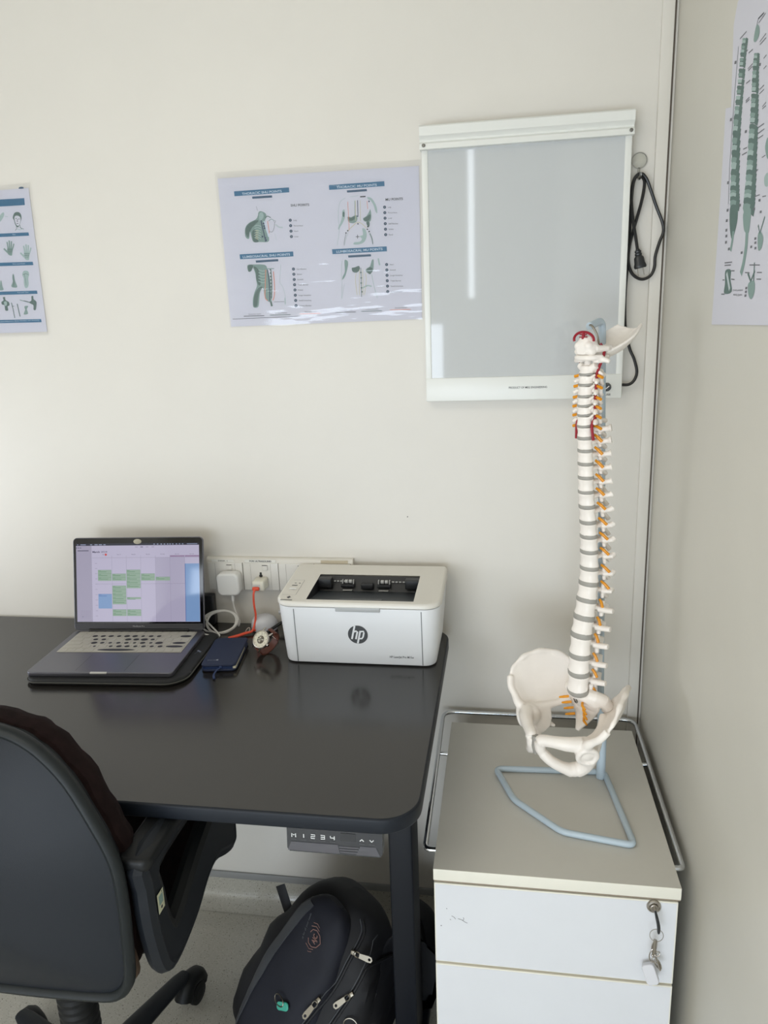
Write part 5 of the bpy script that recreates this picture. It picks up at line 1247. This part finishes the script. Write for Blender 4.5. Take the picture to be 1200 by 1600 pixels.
for v in range(22):                      # vertebra between disc v and disc v+1: C3..C7, T1..T12, L1..L5
    A, B = bframe(v), bframe(v + 1)
    X1 = B @ T(0, 0, th(v + 1) / 2); X0 = A @ T(0, 0, -th(v) / 2)
    r0, r1 = rad(v), rad(v + 1); R_ = (r0 + r1) / 2
    b = MB(KS_); b.loft(body_secs(X1, X0, r1, r0, .88 if v < 5 else .86), BO)
    h = ((X0.translation - X1.translation).length)
    C = frame((X0.translation + X1.translation) / 2, y=Lv, z=(X0.translation - X1.translation))
    g = lambda x, y, z: tuple(C @ Vector((x, y, z)))
    kind = 'c' if v < 5 else ('t' if v < 17 else 'l')
    bk_ = -R_ * .6
    cs = {'c': .011, 't': .009, 'l': .012}[kind]      # half width of canal
    for sgn in (-1, 1):
        # pedicle and lamina
        taper(b, [g(bk_ + .004, sgn * cs, h * .15), g(bk_ - .010, sgn * (cs + .001), h * .12), g(bk_ - .019, sgn * cs * .6, -h * .05), g(bk_ - .023, 0, -h * .1)], [.0045, .0040, .0050, .0045])
        # articular facets
        fz = h * .62
        taper(b, [g(bk_ - .012, sgn * (cs + .003), fz), g(bk_ - .014, sgn * (cs + .003), -h * .55)], [.0034 + .0008 * (kind == 'l'), .0036 + .001 * (kind == 'l')])
        if kind == 'c':
            taper(b, [g(bk_ - .004, sgn * cs, 0), g(-.002, sgn * (R_ + .007), -.001), g(.003, sgn * (R_ + .009), -.004)], [.0042, .0042, .003])
            taper(b, [g(.002, sgn * (R_ - .002), h * .35), g(-.003, sgn * (R_ + .002), h * .75)], [.003, .0018])
        elif kind == 't':
            taper(b, [g(bk_ - .012, sgn * (cs + .002), 0), g(bk_ - .020, sgn * (cs + .016), .002), g(bk_ - .023, sgn * (cs + .021 - .0008 * (v - 5)), .003)], [.0052, .0046, .0072])
        else:
            taper(b, [g(bk_ - .006, sgn * (cs + .001), 0), g(bk_ - .010, sgn * (cs + .014), .001), g(bk_ - .013, sgn * (cs + .028), .003)], [.0068, .0064, .0056], flat=.9)
    if kind == 'c': taper(b, [g(bk_ - .020, 0, -h * .1), g(bk_ - .030, 0, -h * .35), g(bk_ - .034 - (.012 if v == 4 else 0), 0, -h * .6)], [.0045, .0036, .0042])
    elif kind == 't':
        dz_ = -.026 if 8 < v < 14 else -.016
        taper(b, [g(bk_ - .020, 0, -h * .1), g(bk_ - .032, 0, -h * .1 + dz_ * .5), g(bk_ - .042, 0, -h * .1 + dz_)], [.0050, .0038, .0044])
    else: b.loft([[g(bk_ - x, sy * .003 * (1 if x < .045 else .6), z) for sy, z in ((1, zt_), (-1, zt_), (-1, zb), (1, zb))] for x, zt_, zb in ((.018, .006, -.008), (.028, .007, -.011), (.040, .006, -.013), (.050, .002, -.012))], BO)
    remesh(b.build('vertebra', sp), .0011, 2)
for k in range(23):
    X = bframe(k); b = MB(KS_); t_ = th(k) * 1.12
    secs = []
    for q, g_ in ((-.5, .95), (-.25, 1.0), (.25, 1.0), (.5, .95)):
        secs.append([tuple(X @ Vector(((math.cos(a) * (.84 if math.cos(a) > 0 else .6)) * rad(k) * g_ * .97, math.sin(a) * rad(k) * g_ * .97, q * t_ + (.0018 * math.sin(a) ** 2 if k < 6 else 0)))) for a in [2 * PI * j / 24 for j in range(24)]])
    b.loft(secs, DISC); b.build('intervertebral_disc', sp)
# nerve roots, one pair for every foramen
for k in range(23):
    X = bframe(k); R_ = rad(k)
    for sgn in (-1, 1):
        if k < 6: pts = [(-R_ * .55 - .001, sgn * (R_ * .72), .0005), (-R_ * .5, sgn * (R_ + .006), -.001), (-R_ * .35, sgn * (R_ + .0155), -.0035)]
        elif k < 17: pts = [(-R_ * .62 - .004, sgn * (R_ * .60), .003), (-R_ * .9, sgn * (R_ * .85 + .003), -.001), (-R_ * 1.05 - .002, sgn * (R_ + .006), -.009)]
        else: pts = [(-R_ * .62 - .004, sgn * (R_ * .62), .002), (-R_ * .85, sgn * (R_ * .82), -.003), (-R_ * .90, sgn * (R_ * .92 + .002), -.013)]
        b = MB(KS_); b.tube([tuple(X @ Vector(p)) for p in crom(pts, 4)], [.0022, .0027, .0027] if k >= 6 else [.0022, .0026, .0026], NERV, 8); b.build('nerve_root', sp)
# vertebral arteries: red vessels along the neck, joining over the skull base
for sgn in (-1, 1):
    b = MB(KS_); pts = []
    for k in (6, 5):
        X = bframe(k); pts.append(tuple(X @ Vector((.001, sgn * (rad(k) + .0015 + .002 * (k == 6)), -.003 if k == 6 else .002))))
    for k in (4, 3, 2, 1, 0):
        X = bframe(k)
        for dz_ in (-.005, .004): pts.append(tuple(X @ Vector((-.0065, sgn * (rad(k) + .0025), dz_))))
    TX_ = frame(P(.0165, 1.4380), y=Lv, z=(0, 0, 1))
    for p in ((-.006, .020, -.012), (-.008, .024, .000), (-.015, .020, .0115), (-.012, .014, .022)): pts.append(tuple(TX_ @ Vector((p[0], sgn * p[1], p[2]))))
    b.tube(crom(pts, 4), .0025, ART, 8); b.build('vertebral_artery', sp)
b = MB(KS_); AX = frame(P(.0200, 1.4650), y=Lv, z=(0, 0, 1))
b.tube([tuple(AX @ Vector((.004 + .006 * math.cos(a * .5), .0205 * math.sin(a), .0125 * math.cos(a) + .002))) for a in [-1.75 + 3.5 * i / 20 for i in range(21)]], .0022, ART, 8)
b.tube([tuple(AX @ Vector((.0095, 0, .014))), tuple(AX @ Vector((.0100, 0, .003)))], .0026, ART, 8)
b.tube([tuple(AX @ Vector((.0100, -.007, .0105))), tuple(AX @ Vector((.0100, .007, .0105)))], .0010, ART, 6)
b.tube([tuple(AX @ Vector((.0100, -.008, .0065))), tuple(AX @ Vector((.0100, .008, .0065)))], .0010, ART, 6); b.build('basilar_artery', sp)
# axis (second vertebra)
X0 = bframe(0) @ T(0, 0, th(0) / 2); b = MB(KS_)
g = lambda x, y, z: tuple(X0 @ Vector((x, y, z)))
b.loft(body_secs(X0, X0 @ T(-.001, 0, .013), .0138, .0120, .92), BO)
b.tube([g(-.001, 0, .010), g(-.001, 0, .030)], [.0065, .0050], BO, 10)
for sgn in (-1, 1):
    b.tube([g(-.002, sgn * .010, .010), g(-.002, sgn * .017, .0145)], [.007, .0065], BO, 10)
    b.tube([g(-.008, sgn * .012, .006), g(-.010, sgn * .022, .001), g(-.012, sgn * .024, -.003)], [.0045, .003, .003], BO, 8)
    b.tube([g(-.008, sgn * .012, .008), g(-.024, sgn * .010, .004), g(-.032, 0, .002), g(-.042, sgn * .004, -.003)], [.005, .0045, .0055, .004], BO, 8)
remesh(b.build('axis_vertebra', sp), .0012, 3)
# atlas
b = MB(KS_); g = lambda x, y, z: tuple(TX_ @ Vector((x, y, z - .002)))
ringp = [g(.0105 * math.cos(a) + (.004 if math.cos(a) > 0 else -.014) * 1 - (.010 * (1 - math.cos(a))) * .5, .0200 * math.sin(a), .002) for a in [2 * PI * i / 24 for i in range(24)]]
b.tube(ringp, .0048, BO, 10, closed=True)
for sgn in (-1, 1):
    b.tube([g(-.003, sgn * .017, -.006), g(-.003, sgn * .018, .007)], [.0085, .0085], BO, 12)
    b.tube([g(-.004, sgn * .020, 0), g(-.008, sgn * .030, -.002), g(-.011, sgn * .0355, -.005)], [.006, .0045, .0035], BO, 8)
remesh(b.build('atlas_vertebra', sp), .0012, 3)
# piece of skull base: condyles, front plate and the curved occipital plate behind
b = MB(KS_); OX = frame(P(.0185, 1.4560), y=Lv, z=(0, 0, 1)); g = lambda x, y, z: tuple(OX @ Vector((x, y, z)))
b.loft([[g(x + dx, y, z) for (y, z) in ((-w_, -.008), (-w_ * .5, -.013), (w_ * .5, -.013), (w_, -.008), (w_ * .85, .004), (w_ * .45, h_), (0, h_ + .002), (-w_ * .45, h_), (-w_ * .85, .004))] for x, dx, w_, h_ in ((-.006, 0, .020, .008), (0, 0, .0215, .015), (.006, 0, .0205, .017), (.012, 0, .0165, .013), (.0155, 0, .010, .006))], BO)
for sgn in (-1, 1):
    b.ball(g(.005, sgn * .0125, -.008), .0085, BO, sc=(1, 1, .8)); b.ball(g(.009, sgn * .010, .001), .0078, BO); b.tube([g(0, sgn * .016, -.004), g(-.022, sgn * .022, -.004), g(-.036, sgn * .018, -.002)], [.0065, .005, .004], BO, 10)
rows = []
for i in range(11):
    u = i / 10; r = []
    for j in range(11):
        v_ = -1 + j / 5
        wdt = .017 + .019 * math.sin(PI * u * .85) - .002 * u; edge_ = 1 + .03 * math.sin(j * 2.3 + i) * (i == 10)
        x = -.026 - .091 * u * edge_ + .012 * v_ * v_ * u; z = -.010 + .043 * u ** 1.05 - .021 * (1 - v_ * v_) * math.sin(PI * (.15 + .72 * u))
        r.append(g(x, v_ * wdt, z))
    rows.append(r)
b.grid(rows, BO, thick=.0045)
remesh(b.build('occipital_plate', sp), .0013, 2)

# pelvis: local millimetres (front, side, up) around the point between the hip spines
PO = Vector((.092, -.365, .839)); TL = .2318; PS = .000850
def W(f, l, z):
    f2 = f * math.cos(TL) - z * math.sin(TL); z2 = f * math.sin(TL) + z * math.cos(TL)
    z2 -= l * .055; l *= 1.02
    return tuple(PO + Fv * f2 * PS + Lv * l * PS + Vector((0, 0, z2 * PS)))
def hip(sg):
    b = MB(KS_); w = lambda p: W(p[0], p[1] * sg, p[2])
    crest = crom([(-142, 40, -8), (-146, 58, 24), (-132, 80, 48), (-104, 100, 58), (-72, 117, 54), (-44, 129, 40), (-24, 137, 16), (-12, 136, -8)], 4)
    base = crom([(-120, 42, -46), (-112, 50, -44), (-102, 58, -44), (-90, 66, -46), (-74, 74, -50), (-58, 82, -54), (-40, 88, -56), (-20, 94, -52)], 4)
    rows = []
    n = len(crest)
    for i in range(13):
        t = i / 12; r = []
        for j in range(n):
            q = base[j].lerp(crest[j], t); s_ = math.sin(PI * t) * math.sin(PI * j / (n - 1))
            q = q + Vector((-6, 12, -4)) * s_
            r.append(w(q))
        rows.append(r)
    b.grid(rows, BO, thick=.0050)
    def tb(pts, rs, k=4): b.tube([w(p) for p in crom(pts, k)], [x * PS for x in rs], BO, 12)
    b.tube([w(p) for p in crest], [(3.5 + 2.6 * math.sin(PI * i / (n - 1)) + 1.2 * math.sin(i * 1.3)) * PS for i in range(n)], BO, 10)
    tb([(-12, 134, -8), (-8, 124, -28), (-10, 110, -42), (-10, 98, -54), (-20, 90, -64)], [8, 8, 8, 10, 13])
    tb([(-122, 44, -30), (-96, 60, -46), (-70, 72, -56), (-40, 82, -66)], [9, 8, 10, 15])
    tb([(-144, 44, -6), (-136, 44, -26), (-122, 46, -44)], [7, 8, 7])
    b.ball(w((-32, 78, -76)), 25 * PS, BO)
    c = Vector((-24, 92, -84)); ax = Vector((.42, .80, -.42)).normalized(); u_ = ax.cross(Vector((0, 0, 1))).normalized(); v_ = ax.cross(u_)
    b.tube([w(c + (u_ * math.cos(a) + v_ * math.sin(a)) * 19.5) for a in [2 * PI * i / 24 for i in range(24)]], 6 * PS, BO, 10, closed=True)
    b.tube([w(c - ax * 8 + (u_ * math.cos(a) + v_ * math.sin(a)) * 18) for a in [2 * PI * i / 24 for i in range(24)]], 5.5 * PS, BO, 10, closed=True)
    tb([(-20, 78, -66), (2, 58, -72), (18, 34, -77), (28, 16, -82), (31, 11, -88)], [17, 15, 12.5, 12.5, 13])
    tb([(30, 11, -86), (25, 12, -102), (17, 14, -114)], [12, 11.5, 9])
    tb([(18, 15, -112), (4, 28, -124), (-14, 42, -132), (-34, 56, -136)], [11.5, 11.5, 12, 15])
    b.ball(w((-37, 58, -133)), 15.5 * PS, BO)
    tb([(-40, 82, -90), (-48, 76, -108), (-48, 68, -124), (-40, 60, -136)], [22, 18, 17, 15])
    b.grid([[w(p_) for p_ in r_] for r_ in [[(-20, 80, -54), (-45, 74, -56), (-78, 66, -56)], [(-18, 76, -74), (-46, 70, -76), (-82, 60, -78)], [(-24, 72, -92), (-48, 68, -96), (-80, 58, -98)], [(-32, 70, -108), (-48, 66, -112), (-66, 62, -112)]]], BO, thick=.012)
    tb([(-76, 72, -54), (-74, 72, -76), (-64, 74, -98)], [11, 12, 13])
    tb([(-70, 68, -88), (-84, 60, -94), (-94, 52, -98)], [9, 6, 3])
    return remesh(b.build('hip_bone', sp), .0019, 3)
hip(1); hip(-1)
b = MB(KS_); b.tube([W(33, 0, -78), W(28, 0, -100), (W(20, 0, -118))], [.0062, .0068, .005], DISC, 10); b.build('pubic_disc', sp)
# sacrum and tail bone
b = MB(KS_); b0 = bframe(22) @ T(0, 0, -th(22) / 2)
cur = [(0.0, .0, 1.0), (-.010, -.018, 1), (-.016, -.036, 1), (-.016, -.053, 1), (-.006, -.068, 1), (.004, -.080, 1)]
top_s, top_z = sm[22][0], sm[22][1] - .0045
secs = []
for (ds, dz_, _), hw, ht in zip(cur, (.0225, .040, .032, .022, .012, .004), (.017, .015, .011, .008, .006, .003)):
    c = P(top_s + ds - .004 * (dz_ != 0), top_z + dz_); up_ = Vector((0, 0, 1)) + Fv * (.35 if dz_ > -.03 else (-.1 if dz_ > -.06 else -.5)); Xs = frame(c, y=Lv, z=up_)
    secs.append([tuple(Xs @ Vector((math.cos(a) * ht, math.sin(a) * hw, -.004 * math.cos(2 * a) * 0))) for a in [2 * PI * j / 24 for j in range(24)]])
b.loft(list(reversed(secs)), BO)
for sgn in (-1, 1):
    g = lambda x, y, z: tuple(frame(P(top_s, top_z), y=Lv, z=Vector((0, 0, 1)) + Fv * .3) @ Vector((x, sgn * y, z)))
    b.tube([g(-.006, .014, -.006), g(-.012, .028, -.010), g(-.020, .038, -.018), g(-.026, .040, -.034), g(-.024, .032, -.046)], [.012, .0125, .013, .011, .007], BO, 12)
    b.tube([g(-.018, .014, .004), g(-.020, .016, .012)], [.006, .005], BO, 8)
b.tube([tuple(P(top_s - .028, top_z - .004)), tuple(P(top_s - .036, top_z - .03)), tuple(P(top_s - .026, top_z - .055))], [.007, .006, .004], BO, 8)
remesh(b.build('sacrum', sp), .0016, 3)
Xs = frame(P(top_s, top_z), y=Lv, z=(0, 0, 1))
for k in range(4):
    for sgn in (-1, 1):
        y0_ = .016 - .0018 * k; b = MB(KS_); zz2 = -.014 - .0125 * k; x0_ = .007 - .0065 * k + .0008 * k * k
        b.tube([tuple(Xs @ Vector((x0_, sgn * y0_, zz2))), tuple(Xs @ Vector((x0_ + .007, sgn * (y0_ + .006), zz2 - .001))), tuple(Xs @ Vector((x0_ + .009, sgn * (y0_ + .015), zz2 - .005)))], [.0024, .0026, .0018], NERV, 8); b.build('nerve_root', sp)
b = MB(KS_)
for k in range(3): b.tube([tuple(Xs @ Vector((.0115 - .001 * k + .0005 * math.cos(a), .003 + .0042 * math.cos(a), -.011 - .0022 * k + .0030 * math.sin(a)))) for a in [2 * PI * i / 16 for i in range(16)]], .0007, SPRG, 6, closed=True)
b.build('fixing_screw', sp, label='small grey metal fixing screw')
